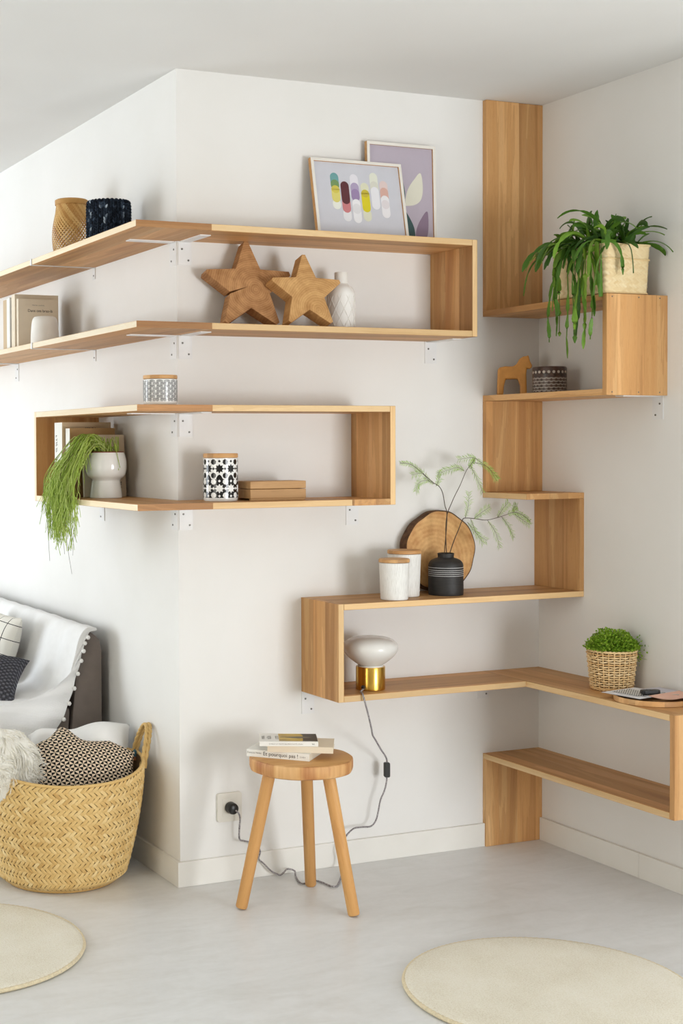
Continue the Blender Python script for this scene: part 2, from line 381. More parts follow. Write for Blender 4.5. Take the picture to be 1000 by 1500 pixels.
def tiny_print(name, counts, size, mat, parent, loc, rot, align='LEFT'):
    """print too small to read: one row of letter-like strokes per entry, words given by their letter counts"""
    q = random.Random(sum(sum(c) for c in counts)); mb = MB(); lw = size*.42
    for li, words in enumerate(counts):
        tot_ = sum(words)*lw+(len(words)-1)*lw*.8; x = -tot_/2 if align == 'CENTER' else 0
        y = (len(counts)-1)*size*.55-li*size*1.1
        for w in words:
            for k in range(w):
                h = size*q.choice((.44, .44, .62)); a = lw*.14
                if q.random() < .5: mb.box(x+a, x+a+lw*.26, y-size*.25, y-size*.25+h, 0, .00015); mb.box(x+a, x+lw*.86, y-size*.25, y-size*.25+size*.09, 0, .00015)
                else: mb.box(x+a, x+lw*.86, y-size*.25+size*.36, y-size*.25+size*.45, 0, .00015); mb.box(x+lw*.55, x+lw*.80, y-size*.25, y-size*.25+size*.36, 0, .00015)
                x += lw
            x += lw*.8
    return obj(name, mb, mat, parent, loc, rot)

# ================================================================== ROOM
def wall_with_hole(mb, axis_x, x0, x1, y0, y1, hy0, hy1, hz0, hz1):
    mb.box(x0, x1, y0, hy0, 0, H); mb.box(x0, x1, hy1, y1, 0, H); mb.box(x0, x1, hy0, hy1, 0, hz0); mb.box(x0, x1, hy0, hy1, hz1, H)
    return mb
XL, YF, YN, XR, YD = -4.2, 4.6, -5.2, 3.6, -1.45
struct('floor', MB().box(XL-.3, XR+.3, YN-.3, YF+.2, -.12, 0), 'floor', 'pale grey polished concrete floor of the room', 'floor')
struct('ceiling', MB().box(XL-.3, XR+.3, YN-.3, YF+.2, H, H+.12), 'ceiling', 'plain white painted ceiling over the room', 'ceiling')
struct('wall_back', MB().box(0, L, 0, .2, 0, H), 'wall', 'warm white wall behind the stool and corner shelves', 'wall')
struct('wall_left', MB().box(0, .2, .2, YF, 0, H), 'wall', 'bright white wall running back on the left of the corner', 'wall')
struct('wall_right', MB().box(L, L+.2, YD, .2, 0, H), 'wall', 'shaded cream wall on the right side', 'wall')
struct('wall_outer_left', wall_with_hole(wall_with_hole(MB(), 0, XL-.2, XL, .2, YF, 1.8, 4.2, .25, 2.35), 0, XL-.2, XL, YN, .2, -3.3, -1.5, .25, 2.35), 'wall_tan', 'tan window wall far left beyond the frame', 'wall')
struct('wall_far', MB().box(XL, 0, YF, YF+.2, 0, H), 'wall', 'white end wall beyond the sofa', 'wall')
struct('wall_front', MB().box(XL, .85, YN-.2, YN, 0, H).box(2.45, XR, YN-.2, YN, 0, H).box(.85, 2.45, YN-.2, YN, 0, .15).box(.85, 2.45, YN-.2, YN, 1.5, H), 'wall_tan', 'tan window wall behind the viewer', 'wall')
struct('wall_alcove_back', MB().box(L+.2, XR, YD, YD+.2, 0, H), 'wall', 'white wall stepping right beyond the frame', 'wall')
struct('wall_alcove_right', MB().box(XR, XR+.2, YN-.2, YD+.2, 0, H), 'wall', 'white side wall right beyond the frame', 'wall')
def window(n, axis, c, a0, a1, z0, z1, panes):
    def bx(mb, t, p, q, r0, r1):
        return mb.box(c-t, c+t, p, q, r0, r1) if axis == 'x' else mb.box(p, q, c-t, c+t, r0, r1)
    mb = MB(); bx(mb, .03, a0, a1, z0, z0+.05); bx(mb, .03, a0, a1, z1-.05, z1); bx(mb, .03, a0, a0+.05, z0+.05, z1-.05); bx(mb, .03, a1-.05, a1, z0+.05, z1-.05)
    w = struct('window_%d' % n, mb, 'white_metal', 'white framed window letting in daylight', 'window')
    st = (a1-a0-.1)/panes
    for i in range(panes):
        a = a0+.05+i*st
        obj('pane', bx(MB(), .004, a, a+st, z0+.05, z1-.05), 'glass', w)
        if i: obj('mullion', bx(MB(), .025, a-.02, a+.02, z0+.05, z1-.05), 'white_metal', w)
window(1, 'x', XL-.1, 1.8, 4.2, .25, 2.35, 3)
window(3, 'x', XL-.1, -3.3, -1.5, .25, 2.35, 2)  # unseen third window, added with its opening to brighten the right wall
window(2, 'y', YN-.1, .85, 2.45, .15, 1.5, 2)
SK, SH = .012, .078
struct('baseboard_back', MB().box(-SK, L-D, -SK, -.0001, 0, SH), 'skirt', 'white skirting board under the back wall', 'baseboard', bevel=.002)
struct('baseboard_left', MB().box(-SK, -.0001, -.0001, YF, 0, SH), 'skirt', 'white skirting board behind the big basket', 'baseboard', bevel=.002)
bbr = struct('baseboard_right', MB().box(L-SK, L, -.50, -T-.001, 0, SH), 'skirt', 'white skirting board under the right wall', 'baseboard', bevel=.002)
obj('skirting_length', MB().box(L-SK, L, YD, -.5008, 0, SH), 'skirt', bbr, bevel=.002)

# ================================================================== SHELVES
def board(parent, name, x0, x1, y0, y1, z0, z1, mat='oak', edge='oak_edge'):
    """axis-aligned board; its local X runs along the grain"""
    c = Vector(((x0+x1)/2, (y0+y1)/2, (z0+z1)/2)); sx, sy, sz = x1-x0, y1-y0, z1-z0
    if name in ('shelf_board', 'end_cap'):
        if sx >= sy: l, w, t, rot = sx, sy, sz, Euler((0, 0, 0))
        else: l, w, t, rot = sy, sx, sz, Euler((0, 0, PI/2))
    elif sy <= sx: l, w, t, rot = sz, sx, sy, Matrix(((0,1,0),(0,0,1),(1,0,0))).to_euler()
    else: l, w, t, rot = sz, sy, sx, Matrix(((0,0,1),(0,1,0),(-1,0,0))).to_euler()
    mb = MB().box(-l/2, l/2, -w/2, w/2, -t/2, t/2)
    if mat != 'oak': return obj(name, mb, mat, parent, c, rot)
    mb.mi[2] = mb.mi[3] = 1          # long edges: paler planed wood, with some light painted into its tone
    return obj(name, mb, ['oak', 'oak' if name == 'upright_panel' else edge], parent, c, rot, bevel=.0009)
def bracket(parent, wall, pos, zt, w=.045, h=.072, arm=.15, name='bracket'):
    """white L bracket; wall 'B' (plate on y=0, arm to -y), 'A' (plate on x=0, arm to -x), 'D' (x=L, arm to -x)"""
    t = .003; mb = MB()
    if wall == 'B':
        mb.box(pos, pos+w, -t, 0, zt-h, zt); mb.box(pos+w*.12, pos+w*.88, -arm, -t, zt-t, zt)
        sp = [(pos+w*.28, -t-.0008, zt-.024), (pos+w*.75, -t-.0008, zt-.058)]
    else:
        x = 0 if wall == 'A' else L
        mb.box(x-t, x, pos, pos+w, zt-h, zt); mb.box(x-arm, x-t, pos+w*.12, pos+w*.88, zt-t, zt)
        sp = [(x-t-.0008, pos+w*.3, zt-.024), (x-t-.0008, pos+w*.7, zt-.058)]
    b = obj(name, mb, 'white_metal', parent)
    for p in sp:
        obj('screw', MB().lathe([(.003, -.001), (.003, .0008), (.0015, .0014)], 10), 'screw', b, p, (PI/2, 0, 0) if wall == 'B' else (0, -PI/2, 0))
    return b
def edge_strap(parent, y, zt):
    """flat steel strap where two boards meet: tab on the wall, arm below, lip over the front edge"""
    mb = MB().box(-D-.002, -.002, y-.006, y+.006, zt-T-.002, zt-T).box(-D-.0035, -D-.0005, y-.006, y+.006, zt-T-.002, zt+.001).box(-.003, 0, y-.012, y+.012, zt-T-.04, zt-T)
    b = obj('joint_strap', mb, 'white_metal', parent)
    obj('screw', MB().lathe([(.003, -.001), (.003, .001)], 10), 'screw', b, (-.0035, y, zt-T-.028), (0, -PI/2, 0))
JX = .006
su = thing('wraparound_wall_shelf', 'long two-tier oak shelf wrapping the wall corner, upper one', 'shelf', (0, 0, U2-T))
def local(u):
    for ch in u.children:
        ch.matrix_parent_inverse = Matrix.Translation(-u.location)
for z in (U1, U2):
    board(su, 'shelf_board', -D, JX, -D, .70, z-T, z, edge='oak_sap_lit')
    board(su, 'shelf_board', -D, 0, .7005, 1.95, z-T, z, edge='oak_sap_lit')
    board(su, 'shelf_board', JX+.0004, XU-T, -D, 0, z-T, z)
    board(su, 'end_cap', -D, JX, -D-.0012, -D-.0002, z-T, z, 'oak_end')
    bracket(su, 'B', .003, z-T); bracket(su, 'A', .003, z-T)
    edge_strap(su, .70, z)
board(su, 'side_panel', XU-T, XU, -D, 0, U2-T, U1)
bracket(su, 'B', .890, U2-T); bracket(su, 'A', 1.556, U2-T)
local(su)
sb = thing('wraparound_box_shelf', 'oak box shelf wrapping the wall corner with closed ends, lower one', 'shelf', (0, 0, B2-T))
for z in (B1, B2):
    board(sb, 'shelf_board', -D, JX, -D, YB-T, z-T, z, edge='oak_sap_lit')
    board(sb, 'end_cap', -D, JX, -D-.0012, -D-.0002, z-T, z, 'oak_end')
    bracket(sb, 'B', .003, z-T); bracket(sb, 'A', .003, z-T)
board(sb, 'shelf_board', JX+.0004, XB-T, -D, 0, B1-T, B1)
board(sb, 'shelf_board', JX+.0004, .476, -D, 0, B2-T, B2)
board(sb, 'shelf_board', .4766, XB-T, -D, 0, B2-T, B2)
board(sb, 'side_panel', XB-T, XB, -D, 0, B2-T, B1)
board(sb, 'side_panel', -D, 0, YB-T, YB, B2-T, B1, edge='oak_sap_lit')
bracket(sb, 'B', .590, B2-T); bracket(sb, 'A', .615, B2-T)
local(sb)
sz = thing('zigzag_corner_shelf', 'oak shelving zigzagging down the inner corner from ceiling to floor', 'shelf', (L-D, 0, 0))
e = .0004
board(sz, 'upright_panel', L-D, L, -T, 0, S1+e, H-.001)
board(sz, 'shelf_board', L-D, L, YE1+T+e, 0, S1-T, S1, edge='oak')
board(sz, 'side_panel', L-D, L, YE1, YE1+T, S2-T, S1, edge='oak')
board(sz, 'shelf_board', L-D, L, YE1+T+e, 0, S2-T, S2, edge='oak')
board(sz, 'upright_panel', L-D, L, -T, 0, S3+e, S2-T-e)
board(sz, 'shelf_board', L-D, L, -D, 0, S3-T, S3)
board(sz, 'upright_panel', L-T, L, -D, 0, S4+e, S3-T-e)
board(sz, 'shelf_board', XP+T+e, L, -D, 0, S4-T, S4)
board(sz, 'side_panel', XP, XP+T, -D, 0, S5-T, S4)
board(sz, 'shelf_board', XP+T+e, L-D-e, -D, 0, S5-T, S5)
board(sz, 'shelf_board', L-D, L, YE2+T+e, 0, S5-T, S5)
board(sz, 'side_panel', L-D, L, YE2, YE2+T, S7-T, S5, edge='oak')
board(sz, 'shelf_board', L-D, L, YE2+T+e, 0, S7-T, S7)
board(sz, 'upright_panel', L-D, L, -T, 0, 0.0005, S7-T-e)
bracket(sz, 'B', XP, S5-T); bracket(sz, 'B', 1.098, S5-T); bracket(sz, 'D', -.59, S2-T)
for (x, z) in ((L-D+.02, S1-.009), (L-D+.12, S1-.009), (L-.03, S1-.009), (L-D+.02, S2-T+.009), (L-D+.12, S2-T+.009), (L-.03, S2-T+.009)):
    obj('nail_head', MB().lathe([(.0022, -.0005), (.0022, .0006)], 8), 'screw', sz, (x, YE1, z), (PI/2, 0, 0))
local(sz)

# ================================================================== FLOOR: rugs, stool
def rug(cx, cy, r, label):
    t = thing('round_rug', label, 'rug', (cx, cy, 0), group='round rugs on the concrete floor')
    obj('pile', MB().lathe([(r-.010, .001), (r-.004, .006), (r-.006, .012), (r-.018, .0145), (r*.66, .0148), (r*.33, .0148), (.01, .0148)], 96), 'rug', t, smooth=1.2)
    mb = MB(); n = 300
    mb.tube([((r-.004)*math.cos(2*PI*k/n), (r-.004)*math.sin(2*PI*k/n), .0065+.0008*(k % 2)) for k in range(n)], .0058, 6, closed=True)
    obj('bound_edge', mb, 'rug_edge', t, smooth=1.2)
rug(.486, -1.137, .356, 'round cream wool rug in front of the stool at lower right')
rug(-.796, -.251, .365, 'round cream wool rug beside the big woven basket at lower left')

ST = .44
st = thing('three_legged_stool', 'round wooden three-legged stool carrying a stack of books', 'stool', (.258, -.300, 0))
mb = MB(); n = 72
def seat_r(k): return .152+.0018*math.sin(5*2*PI*k/n+1)+.0012*math.sin(11*2*PI*k/n)
prof = [(.93, -.040), (.985, -.036), (1.0, -.028), (1.0, -.008), (.988, -.002), (.96, 0)]
b0 = len(mb.v)
for q, z in prof:
    for k in range(n): mb.v.append((seat_r(k)*q*math.cos(2*PI*k/n), seat_r(k)*q*math.sin(2*PI*k/n), ST+z))
for i in range(5):
    for k in range(n): mb.face((i*n+k, i*n+(k+1) % n, (i+1)*n+(k+1) % n, (i+1)*n+k), .5, 1)
mb.face([k for k in range(n)][::-1]); mb.face([5*n+k for k in range(n)])
obj('seat', mb, ['stool', 'stool_edge'], st, smooth=.6)
for (bx, by) in ((.074, -.268), (.368, -.158), (.340, -.458)):
    bx -= .258; by += .300
    top = Vector((bx*.52, by*.52, ST-.038)); bot = Vector((bx, by, .004)); d = top-bot; ln = d.length
    leg = MB().tube([(0, 0, 0), (.004, 0, 0), (ln*.5, 0, 0), (ln, 0, 0)], [.0150, .0172, .0180, .0185], 20)
    o = obj('leg', leg, 'stool', st, bot, d.to_track_quat('X', 'Z').to_euler(), smooth=.8)
def book(name_label, cat_group, loc, rz, w, d, h, cover, tilt=(0, 0), pagemat='pages', label_mat=None):
    """lying book: local x along the spine (spine at local y=-d/2), y depth, z thickness"""
    t = thing('book', name_label, 'book', loc, (tilt[0], tilt[1], rz), cat_group)
    c = .0012
    obj('cover', MB().box(-w/2, w/2, -d/2, d/2, 0, c).box(-w/2, w/2, -d/2, d/2, h-c, h).box(-w/2, w/2, -d/2, -d/2+c, c, h-c), cover, t)
    obj('page_block', MB().box(-w/2+.001, w/2-.001, -d/2+c, d/2-.0015, c, h-c), pagemat, t)
    return t
g = 'books stacked on the stool'
bk = book('white paperback with grey title on its spine, bottom of the stool stack', g, (.222, -.262, ST+.0002), -.82, .192, .125, .021, 'book_white')
text_mesh('spine_lettering', 'Et pourquoi pas !', .0155, 'text_dark', bk, (-.045, -.0628, .011), (PI/2, 0, 0))
text_mesh('spine_lettering', 'François Nolan', .0072, 'text_grey', bk, (-.094, -.0628, .012), (PI/2, 0, 0))
tiny_print('spine_lettering', [[5]], .0078, 'text_grey', bk, (.068, -.0628, .010), (PI/2, 0, 0))
bk = book('cream paperback lying askew in the middle of the stool stack', g, (.262, -.292, ST+.0214), -.56, .19, .130, .018, 'book_cream')
bk = book('white paperback with a yellow and black cover picture, top of the stool stack', g, (.226, -.278, ST+.0396), -.46, .17, .118, .0135, 'book_white')
pic = obj('cover_picture', MB().box(-.028, .084, -.050, .056, .0135, .0138), 'book_brown', bk); 
n_ = NT('cover_photo'); co = n_.coord(); sp = n_.add('ShaderNodeSeparateXYZ'); n_.link(co, sp.inputs[0])
dk = n_.math('GREATER_THAN', n_.math('ADD', sp.outputs[0], n_.math('MULTIPLY', n_.noise(co, 60, 3), .02)), .052)
glow = n_.noise(n_.mapping(co, (14, 30, 1)), 1.0, 3)
c1 = n_.ramp(glow, [(.3, lin((150, 118, 20))), (.5, lin((196, 160, 40))), (.7, lin((214, 186, 84)))])
n_.base(n_.mix(dk, c1, lin((44, 36, 22))), .4); MAT['cover_photo'] = n_.m
pic.data.materials[0] = MAT['cover_photo']
MAT['fish'] = plain('fish_print', (104, 96, 74), .4)
obj('printed_fish', MB().prism([(x, z) for x, z in [(-.024, .003), (-.012, .002), (.0, -.004), (.03, -.012), (.055, -.006), (.07, .0), (.055, .010), (.03, .016), (.0, .010), (-.012, .006), (-.024, .008)]], 0, .0002), 'fish', bk, (0, 0, .0141), (-PI/2, 0, 0))
tiny_print('spine_lettering', [[7, 2, 6, 8, 5, 6]], .0062, 'text_grey', bk, (-.058, -.0593, .0068), (PI/2, 0, 0))
tiny_print('spine_lettering', [[3]], .0070, 'text_dark', bk, (.066, -.0593, .0068), (PI/2, 0, 0))
tiny_print('cover_lettering', [[6], [5]], .020, 'text_grey', bk, (-.045, .0, .0137), (0, 0, PI/2), 'CENTER')
tiny_print('cover_lettering', [[7]], .017, 'text_grey', bk, (-.074, .0, .0137), (0, 0, PI/2), 'CENTER')

# ================================================================== WALL SOCKET
so = thing('wall_socket', 'cream wall socket with a plugged-in cord', 'socket', (.166, 0, .231))
def rrect(w, h, r, n=5):
    out = []
    for cx, cz, a0 in ((w/2-r, -h/2+r, -PI/2), (w/2-r, h/2-r, 0), (-w/2+r, h/2-r, PI/2), (-w/2+r, -h/2+r, PI)):
        for k in range(n+1):
            a = a0+PI/2*k/n; out.append((cx+r*math.cos(a), cz+r*math.sin(a)))
    return out
obj('cover_plate', MB().prism(rrect(.084, .090, .008), -.009, 0), 'socket', so, bevel=.0012)
obj('insert', MB().prism(rrect(.052, .056, .003), -.0105, -.0088), 'socket', so, bevel=.0006)
ring = MB().lathe([(.021, 0), (.021, .0018), (.0185, .0018), (.0185, .0004)], 32, cap0=False, cap1=False)
obj('socket_ring', ring, 'socket', so, (0, -.0105, 0), (PI/2, 0, 0), smooth=.6)

# ================================================================== LAMP
lx, ly = .588, -.150
lp = thing('table_lamp', 'brass table lamp with a white opal glass shade on the low shelf', 'lamp', (lx, ly, S5))
obj('base', MB().lathe([(.044, .0005), (.0455, .002), (.0455, .070), (.0445, .0725), (.040, .0725), (.040, .068)], 64), 'brass', lp, smooth=.6)
obj('collar', MB().lathe([(.0395, .068), (.0395, .0755), (.0375, .0765), (.030, .0765)], 48), 'ceramic_white', lp, smooth=.6)
sh = [(.036, .0766), (.042, .080), (.056, .090), (.071, .103), (.081, .116), (.0855, .128), (.084, .140), (.077, .150), (.064, .158), (.046, .1635), (.024, .1662), (.004, .1668)]
obj('glass_shade', MB().lathe([(p.x, p.y) for p in smoothcurve([(a, b, 0) for a, b in sh], 4)], 64), 'opal', lp, smooth=1.2)
cordpts = [(-.036, -.022, .010), (-.048, -.030, .0050), (-.063, -.045, .0040), (-.075, -.072, .0042), (-.081, -.088, .000), (-.077, -.092, -.020)]
W = [(.523, -.240, .534), (.540, -.230, .491), (.580, -.175, .452), (.623, -.120, .425), (.660, -.095, .385), (.692, -.068, .358), (.709, -.053, .336), (.710, -.050, .305), (.710, -.050, .272), (.702, -.050, .240), (.688, -.048, .209), (.681, -.045, .172), (.674, -.042, .143), (.655, -.042, .126), (.620, -.042, .127), (.590, -.040, .124), (.566, -.035, .100), (.550, -.05, .078), (.540, -.04, .055), (.545, -.04, .030), (.540, -.06, .010), (.513, -.10, .004), (.448, -.186, .004), (.421, -.200, .004), (.412, -.150, .004), (.400, -.120, .004), (.376, -.131, .004), (.352, -.138, .004), (.351, -.112, .004), (.372, -.055, .004), (.380, -.035, .012), (.358, -.030, .020), (.338, -.035, .010), (.328, -.030, .0045), (.300, -.030, .020), (.275, -.025, .046), (.258, -.024, .062), (.263, -.024, .080), (.258, -.026, .096), (.235, -.028, .115), (.205, -.030, .126), (.188, -.032, .134), (.186, -.034, .164), (.188, -.036, .196), (.182, -.040, .216), (.170, -.040, .228)]
cordpts += [(x-lx, y-ly, z-S5) for x, y, z in W]
cord = obj('cord', MB().tube(smoothcurve(cordpts, 5), .0027, 8), 'braid', lp, smooth=1.5)
obj('switch', MB().prism(rrect(.019, .048, .005), -.008, .008), 'black_plastic', cord, (.710-lx, -.051-ly, .306-S5), (0, 0, -.3), bevel=.002)
obj('plug', MB().lathe([(.0175, 0), (.0182, .002), (.0182, .018), (.0165, .026), (.010, .030)], 32), 'black_plastic', cord, (.166-lx, -.0108-ly, .231-S5), (PI/2, 0, 0), smooth=.6)
obj('cord_grip', MB().lathe([(.0062, 0), (.0062, .008), (.004, .010)], 16), 'black_plastic', lp, (-.036, -.020, .012), (PI/2, 0, -1.0), smooth=.6)

# ================================================================== PICTURES ON THE TOP SHELF
def picture(label, x0, x1, ybot, lean, h, bg_rgb, yaw=0.0):
    w = x1-x0; fw, th = .0095, .016
    t = thing('picture_frame', label, 'picture', ((x0+x1)/2, ybot, U1+.0004), (-lean, 0, yaw), 'framed prints leaning on the top shelf')
    def bar(a, b, c, d):   # wood body with a white painted face
        mb = MB().box(a, b, -th+.001, 0, c, d, 0); mb.box(a, b, -th, -th+.001, c, d, 1)
        obj('frame_bar', mb, ['oak_plain', 'frame_white'], t)
    bar(-w/2, -w/2+fw, 0, h); bar(w/2-fw, w/2, 0, h); bar(-w/2+fw, w/2-fw, 0, fw); bar(-w/2+fw, w/2-fw, h-fw, h)
    m = 'poster_%d' % len(bpy.data.materials); MAT[m] = plain(m, bg_rgb, .55, var=.02)
    p = obj('print', MB().box(-w/2+fw, w/2-fw, -.010, -.006, fw, h-fw), m, t)
    return t, p
PCOL = {}
def pcol(rgb):
    k = 'print_%d_%d_%d' % rgb
    if k not in MAT: MAT[k] = plain(k, rgb, .55, var=.01)
    return k
def capsule(parent, cx, z0, z1, r, rgb, layer):
    pts = [(cx+r*math.cos(a), z1-r+r*math.sin(a)) for a in [PI*k/10 for k in range(11)]] + [(cx+r*math.cos(a), z0+r+r*math.sin(a)) for a in [PI+PI*k/10 for k in range(11)]]
    obj('printed_shape', MB().prism(pts, -.0101-.00012*layer-.0001, -.0100-.00012*layer+.00005), pcol(rgb), parent)
t1, p1 = picture('landscape framed print of coloured capsules leaning at the front', .444, .776, -.072, .195, .262, (209, 210, 219))
# columns of overlapping capsules: (col x, bottom, top, colour, layer) in fractions of the sheet
sw, shh = .332, .262
def cap1(u, v0, v1, rgb, ly): capsule(p1, (.245+(u-.245)*1.10-.5)*sw, (.17+v0*.72)*shh, (.17+v1*.72)*shh, .0150, rgb, ly)
for a in [(.245, .66, .92, (110, 164, 166), 1), (.245, .62, .80, (118, 152, 96), 2), (.245, .40, .69, (226, 216, 122), 3), (.245, .28, .46, (238, 240, 232), 2), (.245, .56, .70, (214, 200, 86), 4),
          (.340, .38, .78, (92, 42, 48), 3), (.340, .23, .50, (206, 128, 132), 2), (.340, .08, .30, (234, 234, 238), 1),
          (.440, .62, .92, (232, 230, 238), 1), (.440, .50, .77, (178, 164, 196), 2), (.440, .44, .66, (158, 136, 178), 3), (.440, .06, .48, (240, 240, 244), 4), (.440, .22, .40, (228, 228, 232), 5),
          (.540, .60, .78, (226, 226, 200), 1), (.540, .26, .66, (222, 208, 30), 3), (.540, .52, .66, (206, 188, 60), 4), (.540, .10, .32, (226, 226, 204), 2),
          (.640, .66, .97, (230, 232, 218), 1), (.640, .56, .82, (220, 220, 208), 2), (.640, .32, .72, (236, 236, 242), 3),
          (.735, .60, .84, (228, 208, 206), 1), (.735, .46, .72, (218, 176, 164), 2), (.735, .18, .58, (238, 236, 240), 3), (.735, .34, .50, (228, 222, 226), 4)]: cap1(*a)
t2, p2 = picture('tall framed print of pale and green leaves on mauve behind the capsules', .654, .912, -.024, .030, .328, (186, 176, 190))
def leafshape(parent, pts, rgb, layer):
    P = [(p.x, p.y) for p in smoothcurve([(a, b, 0) for a, b in pts], 6)]
    obj('printed_shape', MB().prism(P, -.0101-.00012*layer-.0001, -.0100-.00012*layer+.00005), pcol(rgb), parent)
leafshape(p2, [(.014, .128), (.050, .134), (.074, .152), (.082, .190), (.074, .238), (.048, .215), (.026, .185), (.016, .155), (.014, .128)], (226, 224, 208), 1)
leafshape(p2, [(.006, .125), (.014, .160), (.008, .200), (-.012, .250), (-.028, .215), (-.030, .180), (-.016, .145), (.006, .125)], (58, 92, 92), 1)
leafshape(p2, [(.052, .010), (.085, .020), (.100, .050), (.098, .115), (.070, .085), (.054, .050), (.052, .010)], (138, 118, 140), 1)
leafshape(p2, [(.052, .008), (.046, .060), (.020, .105), (.004, .120), (-.004, .070), (.004, .025), (.030, .008), (.052, .008)], (50, 82, 82), 2)

# ================================================================== WOODEN STARS
def star_poly(R, ri=.43, cut=.10, crack=None):
    out = []
    for k in range(5):
        a = PI/2+2*PI*k/5; tip = Vector((math.cos(a), math.sin(a)))*R; s = Vector((-math.sin(a), math.cos(a)))
        out.append(tuple(tip*(1-cut)-s*R*cut*.33)); out.append(tuple(tip*(1-cut)+s*R*cut*.33))
        b = a+PI/5; inn = Vector((math.cos(b), math.sin(b)))*R*ri
        if crack == k:
            sd = Vector((-math.sin(b), math.cos(b)))
            out.append(tuple(inn-sd*.003)); out.append(tuple(inn*.15-sd*.0006)); out.append(tuple(inn+sd*.003))
        else: out.append(tuple(inn))
    return out
def star(label, cx, yb, R, th, lean, mat, crack, yaw):
    t = thing('wooden_star', label, 'star', (cx, yb, U2+.0004), (-lean, 0, yaw), 'carved stars on the shelf')
    R2 = R/.9
    P = star_poly(R2, .42, .12, crack); zmin = min(z for x, z in P)
    P = [(x, z-zmin) for x, z in P]
    obj('star_body', MB().prism(P, -th, 0), mat, t, bevel=.0016)
star('larger dark brown carved wooden star with a crack, left of the pair', .203, -.066, .146, .050, .20, 'star_a', 1, -.10)
star('smaller honey coloured carved wooden star in front of the white bottle vase', .362, -.140, .122, .050, .24, 'star_b', None, -.06)

# ================================================================== VASES AND POTS
def lathe_thing(name, label, cat, loc, prof, mat, part='body', n=56, sm=4, group=None, close=True):
    t = thing(name, label, cat, loc, group=group)
    pr = [(max(p.x, .0005), p.y) for p in smoothcurve([(a, b, 0) for a, b in prof], sm)] if sm else prof
    obj(part, MB().lathe(pr, n), mat, t, smooth=.9)
    return t
v = lathe_thing('bottle_vase', 'white bottle vase with crossed thread relief beside the small star', 'vase', (.520, -.092, U2+.0004),
    [(.040, 0), (.0425, .004), (.0435, .03), (.0435, .10), (.042, .118), (.034, .134), (.024, .142), (.0205, .146)], 'ceramic_white')
obj('neck', MB().lathe([(.0205, .146), (.0200, .150), (.0205, .180), (.0195, .1815), (.0165, .181), (.0165, .150)], 40), 'ceramic_matt', v, smooth=.7)
for k in range(10):
    for sg in (-1, 1):
        pts = []
        for j in range(13):
            s = j/12; a = 2*PI*k/10+sg*s*2*PI/5*1.0; z = .006+s*.118; r = .0441 if z < .105 else .0436-.012*max(0, (z-.105)/.03)
            pts.append((r*math.cos(a), r*math.sin(a), z))
        obj('relief_line', MB().tube(pts, .0008, 5), 'ceramic_matt', v, smooth=1)
lathe_thing('bell_cup', 'small plain white rounded cup in front of the upper books', 'vase', (-.150, .800, U2+.0004),
    [(.0005, .1010), (.030, .1005), (.040, .095), (.0455, .080), (.049, .042), (.050, .006), (.048, 0), (.0005, 0)], 'ceramic_matt')

def on_cyl(mb, poly, r, off, maxe=.005, tone=.5):
    """lay a flat polygon (u = arc length, v = height) on a cylinder of radius r"""
    cx = sum(p[0] for p in poly)/len(poly); cy = sum(p[1] for p in poly)/len(poly)
    def put(p): a = p[0]/r; return ((r+off)*math.cos(a), (r+off)*math.sin(a), p[1])
    def tri(a, b, c):
        if max(abs(a[0]-b[0]), abs(b[0]-c[0]), abs(c[0]-a[0])) > maxe:
            ab, bc, ca = ((a[0]+b[0])/2, (a[1]+b[1])/2), ((b[0]+c[0])/2, (b[1]+c[1])/2), ((c[0]+a[0])/2, (c[1]+a[1])/2)
            tri(a, ab, ca); tri(ab, b, bc); tri(ca, bc, c); tri(ab, bc, ca); return
        i = len(mb.v); mb.v += [put(a), put(b), put(c)]; mb.face((i, i+1, i+2), tone)
    n = len(poly)
    for i in range(n): tri((cx, cy), poly[i], poly[(i+1) % n])
def octagram(cx, cy, R, ri=.72, n=8, rot=0.0):
    return [(cx+(R if k % 2 == 0 else R*ri)*math.cos(rot+PI*k/n), cy+(R if k % 2 == 0 else R*ri)*math.sin(rot+PI*k/n)) for k in range(2*n)]
def strip2d(pts, w):
    out = []
    for sgn in (1, -1):
        seq = pts if sgn == 1 else pts[::-1]
        row = []
        for i, p in enumerate(pts):
            a = pts[max(i-1, 0)]; b = pts[min(i+1, len(pts)-1)]; dx, dy = b[0]-a[0], b[1]-a[1]; l = math.hypot(dx, dy) or 1
            row.append((p[0]-dy/l*w/2*sgn, p[1]+dx/l*w/2*sgn))
        out.append(row)
    return out
def strip_on_cyl(mb, pts, w, r, off):
    A, B = strip2d(pts, w); b = len(mb.v)
    for p, q in zip(A, B):
        for t in (p, q): a = t[0]/r; mb.v.append(((r+off)*math.cos(a), (r+off)*math.sin(a), t[1]))
    for i in range(len(A)-1): mb.face((b+2*i, b+2*i+1, b+2*i+3, b+2*i+2))

